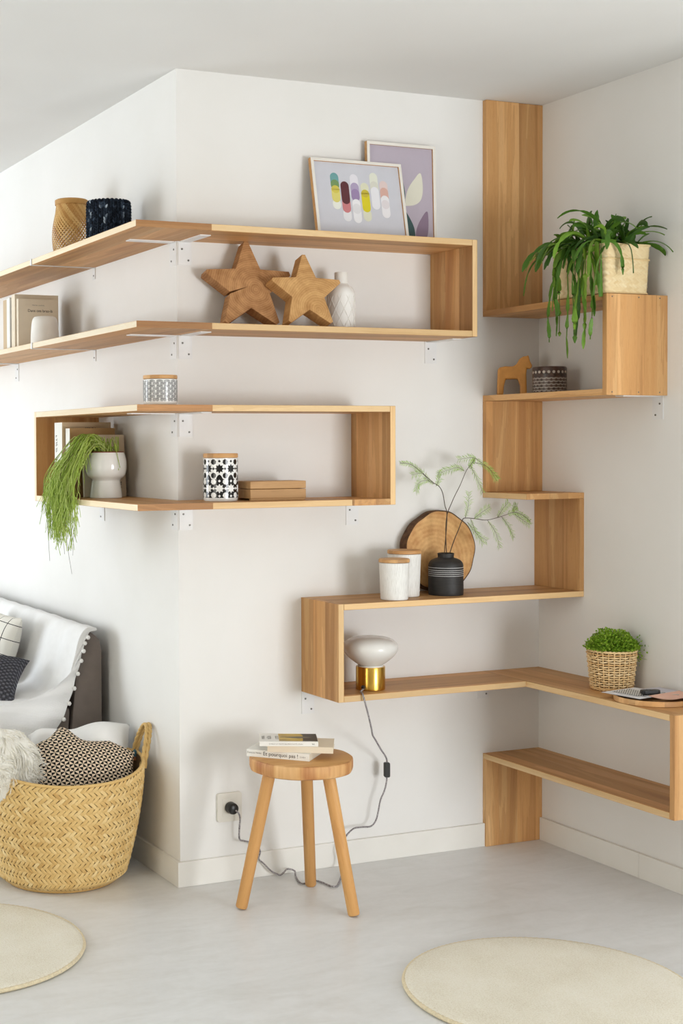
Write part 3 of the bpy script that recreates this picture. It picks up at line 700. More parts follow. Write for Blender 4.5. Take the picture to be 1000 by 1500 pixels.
# scallop-patterned jar on top of the box shelf
r = .0500
j = thing('lidded_jar', 'low white jar with grey scallop print and wooden lid on the corner', 'jar', (-.118, -.138, B1+.0004))
obj('body', MB().lathe([(.044, 0), (.048, .003), (r, .009), (r, .074), (r-.002, .076)], 64), 'enamel', j, smooth=.7)
mb = MB(); cells = 14; du = 2*PI*r/cells; dv = .0088
for row in range(8):
    for c in range(cells):
        cu = (c+.5*(row % 2))*du; cv = .0105+row*dv*.86
        for q, aa in ((.50, 30), (.36, 12), (.21, 0)):
            R = du*q
            pts = [(cu+R*math.cos(math.radians(a)), cv+R*.80*math.sin(math.radians(a))) for a in range(aa, 181-aa, 12)]
            pts = [p for p in pts if p[1] < .0735]
            if len(pts) > 2: strip_on_cyl(mb, pts, .0014, r, .0004)
obj('scallop_print', mb, 'ink_grey', j, kind='stuff')
obj('lid', MB().lathe([(.046, .0765), (.0505, .0775), (.0505, .085), (.0495, .0875), (.0005, .0878)], 64), 'lid', j, smooth=.6)

# black and white star tin
r = .0520
j = thing('lidded_tin', 'tall black and white tin with star pattern and wooden lid', 'canister', (.093, -.105, B2+.0004))
obj('body', MB().lathe([(r-.003, 0), (r-.001, .003), (r-.001, .006), (r, .007), (r, .127), (r-.002, .129)], 72), 'enamel', j, smooth=.7)
blk = MB(); wht = MB(); n = 9; tl = 2*PI*r/n; zm = .068
for k in range(48):      # black ground of the lower half
    a0 = 2*PI*r*k/48; on_cyl(blk, [(a0, .010), (a0+2*PI*r/48, .010), (a0+2*PI*r/48, zm-.002), (a0, zm-.002)], r, .0003, .01)
for c in range(n):
    for half in (0, 1):
        z0 = .010 if half == 0 else zm+.001; tgt, off = (wht, .0007) if half == 0 else (blk, .0003)
        hh = .056
        u = c*tl
        on_cyl(tgt, octagram(u, z0+hh*.5, tl*.40, .62), r, off)
        for dz in (.14, .86):
            on_cyl(tgt, octagram(u+tl/2, z0+hh*dz, tl*.25, .84, 8, .2), r, off)
        for q in (-1, 1):
            on_cyl(tgt, octagram(u, z0+hh*(.5+.40*q), tl*.12, .70, 4), r, off, .004)
        on_cyl(tgt, octagram(u+tl/2, z0+hh*.5, tl*.13, .70, 4), r, off, .004)
        if half: on_cyl(tgt, [(u-tl*.30, zm-.002), (u+tl*.30, zm-.002), (u+tl*.15, zm+.008), (u, zm+.012), (u-tl*.15, zm+.008)], r, off)
obj('black_print', blk, 'ink', j, kind='stuff'); obj('white_print', wht, 'enamel', j, kind='stuff')
obj('lid', MB().lathe([(.048, .1292), (r+.0005, .130), (r+.0005, .140), (r-.001, .1425), (.0005, .143)], 64), 'lid', j, smooth=.6)

# mango wood box
bx = thing('wooden_box', 'low hinged wooden box beside the black and white tin', 'box', (.262, -.108, B2), (0, 0, -.02))
w2, d2 = .094, .050
obj('lower_case', MB().box(-w2, w2, -d2, d2, .006, .034), 'mango', bx, bevel=.0018)
obj('lid', MB().box(-w2, w2, -d2, d2, .0352, .058), 'mango', bx, bevel=.0018)
obj('plinth', MB().box(-w2+.002, w2-.002, -d2+.002, -d2+.012, .0004, .0062).box(-w2+.002, w2-.002, d2-.012, d2-.002, .0004, .0062), 'mango', bx)

# brown glazed pot and wooden horse on the small corner shelf
r = .054
j = thing('glazed_pot', 'squat dark brown glazed pot with pale relief beside the toy horse', 'pot', (1.236, -.200, S2+.0004))
obj('body', MB().lathe([(r-.003, 0), (r, .003), (r, .064), (r-.002, .0655), (r-.002, .0665), (r+.0005, .068), (r+.0005, .082), (r-.002, .086), (r-.006, .087), (.002, .085)], 64), 'brown_glaze', j, smooth=.7)
mb = MB(); cells = 22; du = 2*PI*r/cells
for row in range(5):
    for c in range(cells):
        cu = (c+.5*(row % 2))*du; cv = .012+row*.0098
        for q in (.46, .26):
            R = du*q; strip_on_cyl(mb, [(cu+R*math.cos(math.radians(a)), cv-R*.8*math.sin(math.radians(a))) for a in range(0, 181, 20)], .0015, r, .0006)
for c in range(cells):
    cu = c*du; on_cyl(mb, octagram(cu, .0685, .0052, .8, 6), r, .0012, .004)
obj('pale_relief', mb, 'glaze_pale', j, kind='stuff')

hs = thing('toy_horse', 'carved honey wood toy horse standing on the small corner shelf', 'figurine', (1.196, -.068, S2+.0004), (0, 0, -.60))
body = [(-.050, .092), (-.054, .084), (-.055, .06), (-.057, 0), (-.036, 0), (-.034, .030), (-.028, .053), (.012, .053), (.020, .030), (.020, 0), (.042, 0), (.041, .040), (.040, .070), (.042, .088), (.052, .086), (.058, .090), (.059, .098), (.053, .110), (.050, .120), (.047, .133), (.041, .129), (.030, .128), (.018, .120), (.008, .103), (-.004, .095), (-.030, .096)]
body = [(x*.97, z*.99) for x, z in body]
obj('torso', MB().prism(body, -.017, .017), 'horse', hs, bevel=.005)

# white ribbed canisters, log slice, black vase with fern
def canister(label, x, y, r, h):
    t = thing('lidded_canister', label, 'canister', (x, y, S4+.0004), group='white canisters on the middle shelf')
    obj('body', MB().lathe([(r*.86, 0), (r*.90, .002), (r*.93, h*.3), (r*.97, h*.7), (r, h-.001), (r-.003, h)], 72), 'canister', t, smooth=.7)
    obj('lid', MB().lathe([(r-.004, h+.0002), (r+.001, h+.001), (r+.001, h+.009), (r-.001, h+.0115), (.0005, h+.0118)], 64), 'lid', t, smooth=.6)
canister('shorter white ribbed canister with wooden lid, in front', .655, -.182, .0470, .116)
canister('taller white ribbed canister with wooden lid, behind the shorter one', .737, -.113, .0525, .136)
sl = thing('log_slice', 'round log slice with bark edge leaning behind the black vase', 'wood slice', (.918, -.030, S4+.0004), (-.09, 0, 0))
mb = MB(); n = 80; Rr = []
for k in range(n):
    a = 2*PI*k/n; Rr.append(.134+.003*math.sin(2*a+.6)+.002*math.sin(5*a)+.0012*math.sin(11*a+1))
cz = .133
P = [(Rr[k]*math.cos(2*PI*k/n), cz+Rr[k]*math.sin(2*PI*k/n)) for k in range(n)]; zm = min(z for x, z in P); P = [(x, z-zm) for x, z in P]
obj('wood_disc', MB().prism([(x*.975, (z-cz)*.975+cz) for x, z in P], -.034, 0), 'slice', sl, bevel=.002)
mb = MB()
for k in range(n):
    for (q, y) in ((1.0, -.031), (1.0+.006*math.sin(k*2.3), -.016), (1.0, .001), (.965, -.0345)):
        mb.v.append((P[k][0]*q, y, (P[k][1]-cz)*q+cz))
for k in range(n):
    a, b = k*4, ((k+1) % n)*4
    mb.face((a, b, b+1, a+1)); mb.face((a+1, b+1, b+2, a+2)); mb.face((a+3, b+3, b, a))
obj('bark_rim', mb, 'bark', sl, smooth=1)

r = .0555
vx, vy = .884, -.128
bv = thing('black_vase', 'matt black bottle vase with white rings holding fern sprigs', 'vase', (vx, vy, S4+.0004))
obj('body', MB().lathe([(p.x, p.y) for p in smoothcurve([(a, b, 0) for a, b in [(.052, 0), (r, .004), (r, .05), (r, .085), (.0545, .098), (.049, .108), (.038, .115), (.028, .118), (.0255, .121), (.0262, .130), (.0265, .1325), (.0235, .1325), (.0225, .12)]], 3)], 64), 'black_ceramic', bv, smooth=.9)
for z in (.062, .068, .074, .080, .088):
    obj('white_ring', MB().lathe([(r+.0001, z), (r+.0006, z+.0003), (r+.0006, z+.0009), (r+.0001, z+.0012)], 64, cap0=False, cap1=False), 'print_white', bv)
def frond(name, label, mainpts, subs, seed):
    rr = random.Random(seed)
    t = thing('fern_sprig', label, 'plant', (vx, vy, S4+.10), group='fern sprigs in the black vase')
    o = Vector((vx, vy, S4+.10)); 
    def J(p, i): return Vector(p)-o+Vector((0, .012*math.sin(i*1.1+seed), 0))
    start = Vector((rr.uniform(-.01, .01), rr.uniform(-.008, .008), -.02))
    main = smoothcurve([start]+[J(p, i) for i, p in enumerate(mainpts)], 5)
    nn = len(main); obj('stem', MB().tube(main, [.0017-.0011*i/nn for i in range(nn)], 6), 'twig', t, smooth=1.5)
    nd = MB()
    def needles(path, l0, step=1, f0=0.0, droop=.2):
        m = len(path)
        for i in range(1, m-1):
            if i/m < f0: continue
            T = (path[min(i+1, m-1)]-path[i-1])
            if T.length < 1e-6: continue
            T.normalize(); side = T.cross(Vector((.25, -1, .15))); side.normalize(); dep = T.cross(side)
            env = math.sin(PI*min(1, .18+.82*(1-i/m)))*.6+.4
            for sg in (-1, 1):
                d = (T*.65+side*sg*.9+dep*rr.uniform(-.35, .35)+Vector((0, 0, -droop))).normalized()
                ln = l0*env*rr.uniform(.7, 1.15); p = path[i]; w = d.cross(Vector((0, 1, .2))); w.normalize(); tn = rr.random()
                b = len(nd.v); k1 = p+d*ln*.5+Vector((0, 0, .0008)); k2 = p+d*ln
                nd.v += [tuple(p-w*.0004), tuple(p+w*.0004), tuple(k1+w*.0008), tuple(k2), tuple(k1-w*.0008)]
                nd.face((b, b+1, b+2, b+3, b+4), tn)
    for si, s in enumerate(subs):
        pth = smoothcurve([J(p, i+si) if False else Vector(p)-o+Vector((0, .006*math.sin(i+si), 0)) for i, p in enumerate(s)], 10)
        obj('side_stem', MB().tube(pth, [.0008-.0005*i/len(pth) for i in range(len(pth))], 5), 'twig', t, smooth=1.5)
        needles(pth, .022)
    fine = []
    for i in range(nn-1):
        for q in range(3): fine.append(main[i].lerp(main[i+1], q/3))
    needles(fine, .016, f0=.74)
    obj('needles', nd, 'fern', t, kind='stuff')
br1 = [(0.901, -.12, 1.115), (0.893, -.12, 1.159), (0.877, -.12, 1.199), (0.856, -.12, 1.221), (0.833, -.12, 1.235), (0.80, -.12, 1.266), (0.764, -.12, 1.292), (0.72, -.12, 1.297)]
frond('a', 'bare fern sprig arching to the left out of the black vase', br1, [
    [(.845, -.12, 1.228), (.82, -.12, 1.240), (.79, -.12, 1.232), (.776, -.12, 1.205)], [(.856, -.12, 1.221), (.868, -.12, 1.245), (.862, -.12, 1.268)], [(.833, -.12, 1.235), (.80, -.12, 1.262), (.757, -.12, 1.258)]], 1)
br2 = [(0.891, -.13, 1.105), (0.907, -.13, 1.17), (0.931, -.13, 1.225), (0.954, -.13, 1.269), (0.981, -.13, 1.29), (1.002, -.13, 1.308)]
frond('b', 'tallest fern sprig rising out of the black vase with a leafy top', br2, [
    [(0.954, -.13, 1.269), (0.933, -.13, 1.28), (0.902, -.13, 1.274), (0.855, -.13, 1.263)], [(0.995, -.14, 1.308), (1.027, -.14, 1.29), (1.059, -.14, 1.263), (1.078, -.14, 1.24)],
    [(0.974, -.14, 1.286), (0.995, -.14, 1.246), (1.016, -.14, 1.197)], [(0.995, -.14, 1.308), (0.968, -.14, 1.312), (0.916, -.14, 1.306)], [(0.985, -.14, 1.296), (1.02, -.16, 1.280), (1.05, -.17, 1.235)]], 2)
br3 = [(0.919, -.12, 1.037), (0.932, -.12, 1.081), (0.945, -.12, 1.109), (0.964, -.12, 1.116), (1.014, -.12, 1.112), (1.057, -.12, 1.107), (1.109, -.12, 1.119), (1.15, -.12, 1.131), (1.191, -.12, 1.117), (1.226, -.12, 1.098)]
frond('c', 'wide feathery fern sprig reaching right out of the black vase', br3, [
    [(0.964, -.12, 1.116), (0.98, -.12, 1.157), (0.983, -.12, 1.202)], [(1.001, -.12, 1.113), (1.028, -.12, 1.13), (1.063, -.12, 1.151)], [(0.977, -.12, 1.102), (1.006, -.12, 1.068), (1.047, -.12, 1.04)],
    [(1.045, -.13, 1.107), (1.072, -.13, 1.067), (1.09, -.13, 1.015)], [(1.094, -.11, 1.114), (1.116, -.11, 1.143), (1.143, -.11, 1.165)], [(1.096, -.13, 1.117), (1.128, -.13, 1.083), (1.15, -.13, 1.046)],
    [(1.150, -.12, 1.131), (1.168, -.11, 1.146), (1.190, -.10, 1.150)], [(1.15, -.13, 1.128), (1.175, -.14, 1.108), (1.20, -.15, 1.088)], [(0.99, -.12, 1.112), (1.00, -.13, 1.07), (1.02, -.14, 1.03)]], 3)

# ================================================================== BOOKS ON THE LEFT SHELVES (upright, spine to the room, cover to the viewer)
def ubook(label, y0, y1, xs, w, h, z, cover, lean=0.0, group=None, pagemat='pages'):
    """spine plane at x=xs, cover towards -y at y0; thickness y0..y1"""
    t = thing('book', label, 'book', (xs, y0, z+.0004), (lean, 0, 0), group)
    th = y1-y0; c = .0014
    obj('cover', MB().box(0, w, 0, c, 0, h).box(0, w, th-c, th, 0, h).box(0, c, c, th-c, 0, h), cover, t)
    obj('page_block', MB().box(c, w-.002, c, th-c, .002, h-.003), pagemat, t)
    return t
g = 'books on the upper left shelf'
b = ubook('thin cream book with a dark title, front of the upper left row', .905, .925, -.213, .150, .172, U2, 'book_cream', group=g)
text_mesh('cover_lettering', 'Dans ces bras-là', .0142, 'text_dark', b, (.082, -.0003, .130), (PI/2, 0, 0), 'CENTER')
tiny_print('cover_lettering', [[7, 7]], .0075, 'text_grey', b, (.075, -.0003, .150), (PI/2, 0, 0), 'CENTER')
ubook('taller pale book directly behind the titled cream book', .930, .968, -.218, .165, .190, U2, 'book_cream', group=g)
ubook('narrow dark brown book beside the tall pale book', .974, .986, -.205, .13, .176, U2, 'book_dark', group=g)
ubook('white book standing second from the far end of the upper row', .990, 1.026, -.218, .15, .184, U2, 'book_white', group=g)
ubook('tan book at the left picture edge on the upper shelf', 1.031, 1.075, -.216, .16, .180, U2, 'book_tan', group=g)
g = 'books in the box shelf'
b = ubook('tall pale book with lettered spine beside the oak end panel', .470, .545, -.206, .172, .246, B2, 'book_tan', group=g)
obj('spine_band', MB().box(-.0006, .0, .001, .074, .001, .245), 'book_white', b)
tiny_print('spine_lettering', [[6, 7]], .024, 'text_dark', b, (-.0009, .054, .135), (PI/2, PI/2, -PI/2), 'CENTER')
tiny_print('cover_lettering', [[7]], .014, 'text_dark', b, (.100, -.0003, .226), (PI/2, 0, 0), 'CENTER')
b = ubook('thinner white-spined tan book in front of the tall pale one', .424, .464, -.196, .158, .226, B2, 'book_brown', group=g)
obj('spine_band', MB().box(-.0006, .0, .001, .039, .001, .225), 'book_white', b)
tiny_print('cover_lettering', [[4]], .018, 'text_dark', b, (.082, -.0003, .190), (PI/2, 0, 0), 'CENTER')
b = ubook('leaning beige book right behind the footed white pot', .388, .398, -.160, .148, .205, B2, 'book_cream', lean=-.10, group=g)
tiny_print('cover_lettering', [[3, 4]], .022, 'text_grey', b, (.128, -.0003, .060), (PI/2, PI/2, 0), 'CENTER')

# ================================================================== FOOTED POT WITH TRAILING PLANT
px, py = -.112, .318
pt = thing('footed_pot', 'glossy white footed pot holding a trailing green plant', 'pot', (px, py, B2+.0004))
obj('body', MB().lathe([(p.x, p.y) for p in smoothcurve([(a, b, 0) for a, b in [(.050, 0), (.0525, .002), (.0505, .020), (.0465, .048), (.0455, .056), (.0500, .062), (.0595, .070), (.0655, .085), (.0672, .104), (.0655, .124), (.0605, .142), (.0585, .146)]], 4)], 64, cap1=False), 'enamel', pt, smooth=1)
obj('rim', MB().lathe([(.0585, .146), (.0575, .149), (.0545, .149), (.0535, .140)], 56, cap0=False, cap1=False), 'clay', pt, smooth=1)
obj('soil', MB().lathe([(.0540, .138), (.045, .143), (.02, .147), (.001, .148)], 40), 'soil', pt, smooth=1)
tp = thing('trailing_plant', 'trailing green mistletoe cactus cascading over the box shelf edge', 'plant', (px, py, B2+.14))
mb = MB(); rr = random.Random(11); dk = MB()
edge = -D-.012
def trail(mb, s, nbr=True, dead=False):
    a = rr.uniform(0, 2*PI); q = rr.random()**.5*.040
    p = Vector((px+q*math.cos(a), py+q*math.sin(a), B2+.138))
    yt = rr.gauss(.345, .070)          # where it crosses the shelf edge, along y
    yt = min(.485, max(.20, yt))
    hgt = rr.uniform(.01, .055)
    over = Vector((edge-rr.uniform(.0, .032), yt, B2+rr.uniform(.02, .10)))
    mid = Vector(((p.x*.55+over.x*.45), p.y*.55+over.y*.45, B2+.150+hgt))
    end = over+Vector((rr.uniform(-.012, .018), rr.uniform(-.035, .035), -rr.uniform(.05, .20) if not dead else -rr.uniform(.18, .30)))
    end.z = max(end.z, B2-.24)
    m2 = over.lerp(end, .5)+Vector((rr.uniform(-.012, .006), rr.uniform(-.014, .014), 0))
    pts = smoothcurve([p, mid, over, m2, end], 5); tn = rr.random()
    r0 = .00085 if dead else rr.uniform(.0010, .0015)
    mb.tube([x-Vector((px, py, B2+.14)) for x in pts], [r0*(1-.4*i/len(pts)) for i in range(len(pts))], 4, tn, caps=False)
    if nbr:
        for _ in range(4):
            i = rr.randrange(6, len(pts)-2); bp = pts[i]; ln = rr.uniform(.02, .06)
            d = Vector((rr.uniform(-.5, .3), rr.uniform(-.6, .6), -1)).normalized()
            q = [bp, bp+d*ln*.5+Vector((rr.uniform(-.004, .004), rr.uniform(-.004, .004), 0)), bp+d*ln+Vector((0, rr.uniform(-.006, .006), -.008))]
            mb.tube([x-Vector((px, py, B2+.14)) for x in smoothcurve(q, 3)], .0009, 4, tn*.8+.1*rr.random(), caps=False)
for s in range(210): trail(mb, s)
# short stems standing round the crown of the pot
for s in range(70):
    a = rr.uniform(0, 2*PI); q = rr.random()**.5*.042; p = Vector((q*math.cos(a), q*math.sin(a), -.002))
    d = Vector((rr.uniform(-1.2, .7), rr.uniform(-.8, .8), 0)); l = rr.uniform(.02, .05)
    m1 = p+d*l*.4+Vector((0, 0, rr.uniform(.025, .06))); e2 = p+d*l*1.3+Vector((0, 0, rr.uniform(-.05, .03)))
    mb.tube(smoothcurve([p, m1, e2], 4), .0012, 4, rr.random(), caps=False)
obj('green_stems', mb, 'trail', tp, smooth=1.5, kind='stuff')
for s in range(7): trail(dk, s, False, True)
obj('dry_stems', dk, 'twig', tp, smooth=1.5, kind='stuff')

# ================================================================== WOVEN SURFACES
def herringbone(mb, P, ulen, vlen, rows, pitch, closed=True, slant=.62, bulge=.0022, wfac=.52, rr=random.Random(5), lfac=.62):
    """slanted leaf strips, row by row leaning the other way; P(u, v, off) -> point, u in metres round, v in 0..1 up"""
    rh = 1.0/rows; cols = int(round(ulen/pitch)); pu = ulen/cols
    for i in range(rows):
        sg = 1 if i % 2 else -1
        for c in range(cols):
            u0 = (c+.5*(i % 2)+rr.uniform(-.06, .06))*pu; v0 = (i+.5)*rh; tn = min(1, max(0, rr.gauss(.55, .16)))
            b = len(mb.v)
            for a in (-1, 0, 1):
                for q in (-1, 0, 1):
                    du = sg*a*pu*slant+q*pu*wfac*.55; dv = a*rh*lfac-q*sg*rh*.20
                    off = bulge*(.75-.85*abs(a)-.55*abs(q))+sg*q*bulge*.10+rr.uniform(0, .0005)
                    mb.v.append(tuple(P(u0+du, min(1, max(0, v0+dv)), off)))
            for a in range(2):
                for q in range(2): mb.face((b+a*3+q, b+a*3+q+1, b+a*3+q+4, b+a*3+q+3), tn)

# ---- big floor basket
bcx, bcy = -.300, .240
fb = thing('woven_floor_basket', 'large round woven palm basket full of cushions by the wall corner', 'basket', (bcx, bcy, 0))
def b_rad(v): return .196+.064*(1-(1-v)**1.7)-.028*max(0, (.06-v)/.06)
def b_top(a): return .338+.030*max(0, abs(math.cos(a)))**3
RM = .243
def bP(u, v, off):
    a = u/RM; r = b_rad(v)+off
    return Vector((r*math.cos(a), r*math.sin(a), .004+v*b_top(a)))
mb = MB(); herringbone(mb, bP, 2*PI*RM, .33, 20, .0170, slant=.62, bulge=.0052, wfac=.44, lfac=.60)
obj('palm_strips', mb, 'palm', fb, smooth=1.2, kind='stuff')
mb = MB().grid(lambda u, v: bP(u*2*PI*RM, v, -.0036), 72, 14, wrap=True).grid(lambda u, v: bP(u*2*PI*RM, 1-v, -.009), 72, 14, wrap=True)
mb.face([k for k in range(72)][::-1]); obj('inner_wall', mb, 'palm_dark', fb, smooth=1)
mb = MB(); n = 300
mb.tube([bP(2*PI*RM*k/n, 1.0, -.0025+.0012*math.sin(k*1.9))+Vector((0, 0, .002)) for k in range(n)], .0052, 7, closed=True, tone=.4)
obj('rim', mb, 'palm', fb, smooth=1.2)
mb = MB(); n = 260
mb.tube([bP(2*PI*RM*k/n, .0, .001+.001*math.sin(k*2.1))+Vector((0, 0, .003)) for k in range(n)], .0060, 7, closed=True, tone=.15)
obj('base_coil', mb, 'palm', fb, smooth=1.2)
def handle(a):
    c = bP(RM*a, .93, .004); out = Vector((math.cos(a), math.sin(a), 0)); tan = Vector((-math.sin(a), math.cos(a), 0))
    mb = MB()
    for s, ph in ((-.007, 0), (.007, 1)):
        for strand in range(2):
            pts = []
            for k in range(61):
                t = PI*k/60; tw = k*.9+strand*PI
                pts.append(c+tan*(.050*math.cos(t))+Vector((0, 0, .130*math.sin(t)**.8-.01))+out*(s*.8-.010+.032*math.sin(t)+.0028*math.cos(tw))+tan*(.0028*math.sin(tw)*math.sin(t)))
            mb.tube(pts, .0048, 6, rnd.uniform(.35, .6))
    obj('handle', mb, 'palm', fb, smooth=1.3)
handle(-.08); handle(PI-.08)

# ---- soft things in the basket
def pillow_mesh(w, h, t, nu=36, nv=36, wob=.012, seed=0, pw=2.6, peak=None):
    mb = MB()
    def prof(a): return max(0, 1-abs(a)**pw)**.5
    def P(u, v, s):
        a, b = 2*u-1, 2*v-1
        pin = 1-.07*(1-abs(a)**2)*abs(b)**3; pin2 = 1-.07*(1-abs(b)**2)*abs(a)**3
        x = a*w/2*pin2; y = b*h/2*pin; z = s*t/2*prof(a)*prof(b)
        if peak: x *= 1-.24*max(0, -b); y += peak[1]*math.exp(-((a-peak[0])/peak[2])**2)*max(0, b)**1.5-.05*max(0, abs(a)-.55)*max(0, b)*2
        nz = mnoise.noise(Vector((x*7+seed, y*7, s*2+seed)))
        return Vector((x, y, z+wob*nz*min(1, 2*prof(a)*prof(b))))
    mb.grid(lambda u, v: P(u, v, 1), nu, nv); mb.grid(lambda u, v: P(1-u, v, -1), nu, nv)
    return mb
def puv(w, h): return lambda co, i: (co[0]/w+.5, co[1]/h+.5)
def pillow(name, label, w, h, t, mat, loc, rot, cat='cushion', seed=0, wob=.012, part='cover', group=None, peak=None):
    if isinstance(rot, Matrix): rot = rot.to_euler()
    o = thing(name, label, cat, loc, rot, group)
    obj(part, pillow_mesh(w, h, t, wob=wob, seed=seed, peak=peak), mat, o, smooth=2.0, uv=puv(w, h))
    # stitched seam round the edge
    return o
ex = Vector((1, -.12, -.05)).normalized(); ey = Vector((.02, .48, .88)); ey = (ey-ex*ey.dot(ex)).normalized(); ez = ex.cross(ey)
PM = Matrix((ex, ey, ez)).transposed()
cu = pillow('cushion', 'black and beige pinwheel patterned cushion stuffed in the big basket', .385, .290, .150, 'pinwheel', (-.266, .180, .304), PM, seed=3, wob=.022, peak=(-.20, .050, .20))
cl = pillow('white_bedding', 'crumpled white cotton bedding behind the pinwheel cushion in the basket', .34, .26, .20, 'white_cotton', (-.195, .355, .325), (math.radians(48), math.radians(-6), math.radians(-25)), cat='blanket', seed=9, wob=.055, part='cloth')
ts = thing('tassel', 'small blue and orange tassel at the right basket rim', 'tassel', (-.052, .235, .372))
MAT['tassel_blue'] = plain('tassel_blue', (84, 128, 142), .9); MAT['tassel_orange'] = plain('tassel_orange', (196, 128, 84), .9)
for mname, dz in (('tassel_blue', .0), ('tassel_orange', -.012)):
    mb = MB()
    for k in range(16):
        a = 2*PI*k/16; mb.tube([(0, 0, .012+dz), (.005*math.cos(a), .005*math.sin(a), .006+dz), (.008*math.cos(a), .008*math.sin(a), -.010+dz)], .0014, 4)
    obj('threads', mb, mname, ts)
# sheepskin
fu = thing('sheepskin', 'fluffy cream sheepskin spilling over the left of the basket', 'fur', (-.500, .200, .375))
def furP(th, ph):
    d = Vector((math.cos(ph)*math.cos(th), math.sin(ph)*math.cos(th), math.sin(th)))
    q = 1+.12*mnoise.noise(d*2.3)+.05*mnoise.noise(d*7.0)
    return Vector((d.x*.105*q, d.y*.11*q, d.z*.115*q)), d
mb = MB()
mb.grid(lambda u, v: furP(-1.2+v*2.76, u*2*PI)[0], 64, 36, wrap=True, tone=.5)
obj('hide', mb, 'fur', fu, smooth=2)
mb = MB(); rr = random.Random(21)
for k in range(2600):
    ph = rr.uniform(0, 2*PI); th = math.asin(rr.uniform(-.35, 1)); p, d = furP(th, ph)
    nz = mnoise.noise_vector(p*16)
    tg = nz-d*nz.dot(d); dr = (d*.30+tg*1.1+Vector((rr.uniform(-.15, .15), rr.uniform(-.15, .15), -.35))).normalized(); ln = rr.uniform(.018, .036)
    w = dr.cross(Vector((rr.uniform(-1, 1), rr.uniform(-1, 1), rr.uniform(-1, 1)))); w.normalize(); b = len(mb.v); tn = rr.random()
    q1 = p+dr*ln*.5; q2 = p+dr*ln+Vector((0, 0, -.010))+nz*.006
    mb.v += [tuple(p-w*.0014), tuple(p+w*.0014), tuple(q1+w*.0011), tuple(q2), tuple(q1-w*.0011)]
    mb.face((b, b+1, b+2, b+3, b+4), tn)
obj('wool', mb, 'fur', fu, kind='stuff')

# ================================================================== SOFA
SY = .560
sf = thing('sofa', 'grey fabric sofa end standing against the left wall', 'sofa', (-.45, SY+.9, 0))
def ext(poly, y0, y1):   # polygon in XZ extruded along y (world coordinates relative to the sofa)
    return MB().prism([(x+.45, z) for x, z in poly], y0-(SY+.9), y1-(SY+.9))
obj('backrest', ext([(-.178, .06), (-.035, .06), (-.035, .66), (-.045, .700), (-.075, .725), (-.105, .715), (-.125, .66)], SY, SY+1.9), 'sofa', sf, bevel=.012, smooth=.7)
obj('seat', ext([(-.88, .06), (-.1785, .06), (-.150, .47), (-.86, .47), (-.89, .44)], SY+.002, SY+1.9), 'sofa', sf, bevel=.014, smooth=.7)
for (x, y) in ((-.82, SY+.08), (-.10, SY+.08), (-.82, SY+1.8), (-.10, SY+1.8)):
    obj('foot', MB().lathe([(.018, 0), (.022, .065)], 20), 'black_plastic', sf, (x+.45, y-(SY+.9), 0), smooth=.7)
th = thing('throw_blanket', 'white quilted throw with pompom edge draped over the sofa', 'blanket', (-.45, SY+.5, .48))
prof = smoothcurve([(-.060, .737, 0), (-.095, .738, 0), (-.122, .705, 0), (-.140, .64, 0), (-.162, .57, 0), (-.195, .516, 0), (-.25, .500, 0), (-.40, .497, 0), (-.62, .492, 0), (-.84, .482, 0), (-.895, .455, 0), (-.905, .36, 0), (-.905, .20, 0)], 8)
plen = [0]
for i in range(1, len(prof)): plen.append(plen[-1]+(prof[i]-prof[i-1]).length)
tot = plen[-1]
def at(s):
    s *= tot
    for i in range(1, len(plen)):
        if plen[i] >= s:
            f = (s-plen[i-1])/max(1e-9, plen[i]-plen[i-1]); return prof[i-1].lerp(prof[i], f)
    return prof[-1]
thr_o = Vector((-.45, SY+.5, .48))
def thP(u, v):          # u across the profile, v along y
    p = at(u); yy = v*1.35
    sag = .009*mnoise.noise(Vector((p.x*6, yy*5, p.y*5)))+.004*math.sin(yy*38+p.x*20)
    sag *= min(1, yy/.08)
    nx, nz = (0, 1) if u > .30 else (-.8, .6)
    return Vector((p.x+nx*sag, SY-.010+yy, p.y+nz*sag+.002))-thr_o
EDGE = smoothcurve([(-.060, .733, 0), (-.090, .722, 0), (-.106, .690, 0), (-.118, .64, 0), (-.140, .565, 0), (-.168, .480, 0), (-.215, .395, 0), (-.30, .31, 0), (-.45, .29, 0), (-.62, .28, 0)], 8)
def flP(u, v):          # flap hanging over the end of the sofa, from the folded profile to the pompom edge
    a = at(u*.78); k = u*(len(EDGE)-1); i = min(int(k), len(EDGE)-2); b = EDGE[i].lerp(EDGE[i+1], k-i)
    p = a.lerp(b, v); bl = math.sin(PI*min(1, v+.02))
    return Vector((p.x, SY-.0102-.006*math.sin(v*PI/2)-.004*math.sin(u*55)*v, p.y+.002*(1-v)))-thr_o
mb = MB(); NU, NV = 150, 130; mb.grid(thP, NU, NV)
obj('cloth', mb, 'throw', th, smooth=2.5, uv=lambda co, i: ((i % (NU+1))/NU*1.35, (i//(NU+1))/NV*1.35))
obj('side_flap', MB().grid(flP, 90, 10), 'throw', th, smooth=2.5, uv=lambda co, i: ((i % 91)/90*1.05, (i//91)/10*.1))
for k in range(13):
    u = .14+k*.066; p = flP(u, 1)
    obj('pompom', MB().lathe([(.0005, -.0075), (.005, -.006), (.0075, 0), (.005, .006), (.0005, .0075)], 14), 'white_cotton', th, p+Vector((0, -.004, -.006)), smooth=2)
pillow('cushion', 'white cushion with thin black grid lines on the sofa', .40, .26, .11, 'grid', (-.235, 1.150, .612), (math.radians(72), 0, math.radians(-90)), seed=4, wob=.006)
pillow('cushion', 'charcoal chunky knit cushion in front of the gridded one on the sofa', .38, .30, .11, 'knit_grey', (-.440, .800, .560), (math.radians(20), math.radians(4), math.radians(-28)), seed=6, wob=.006)

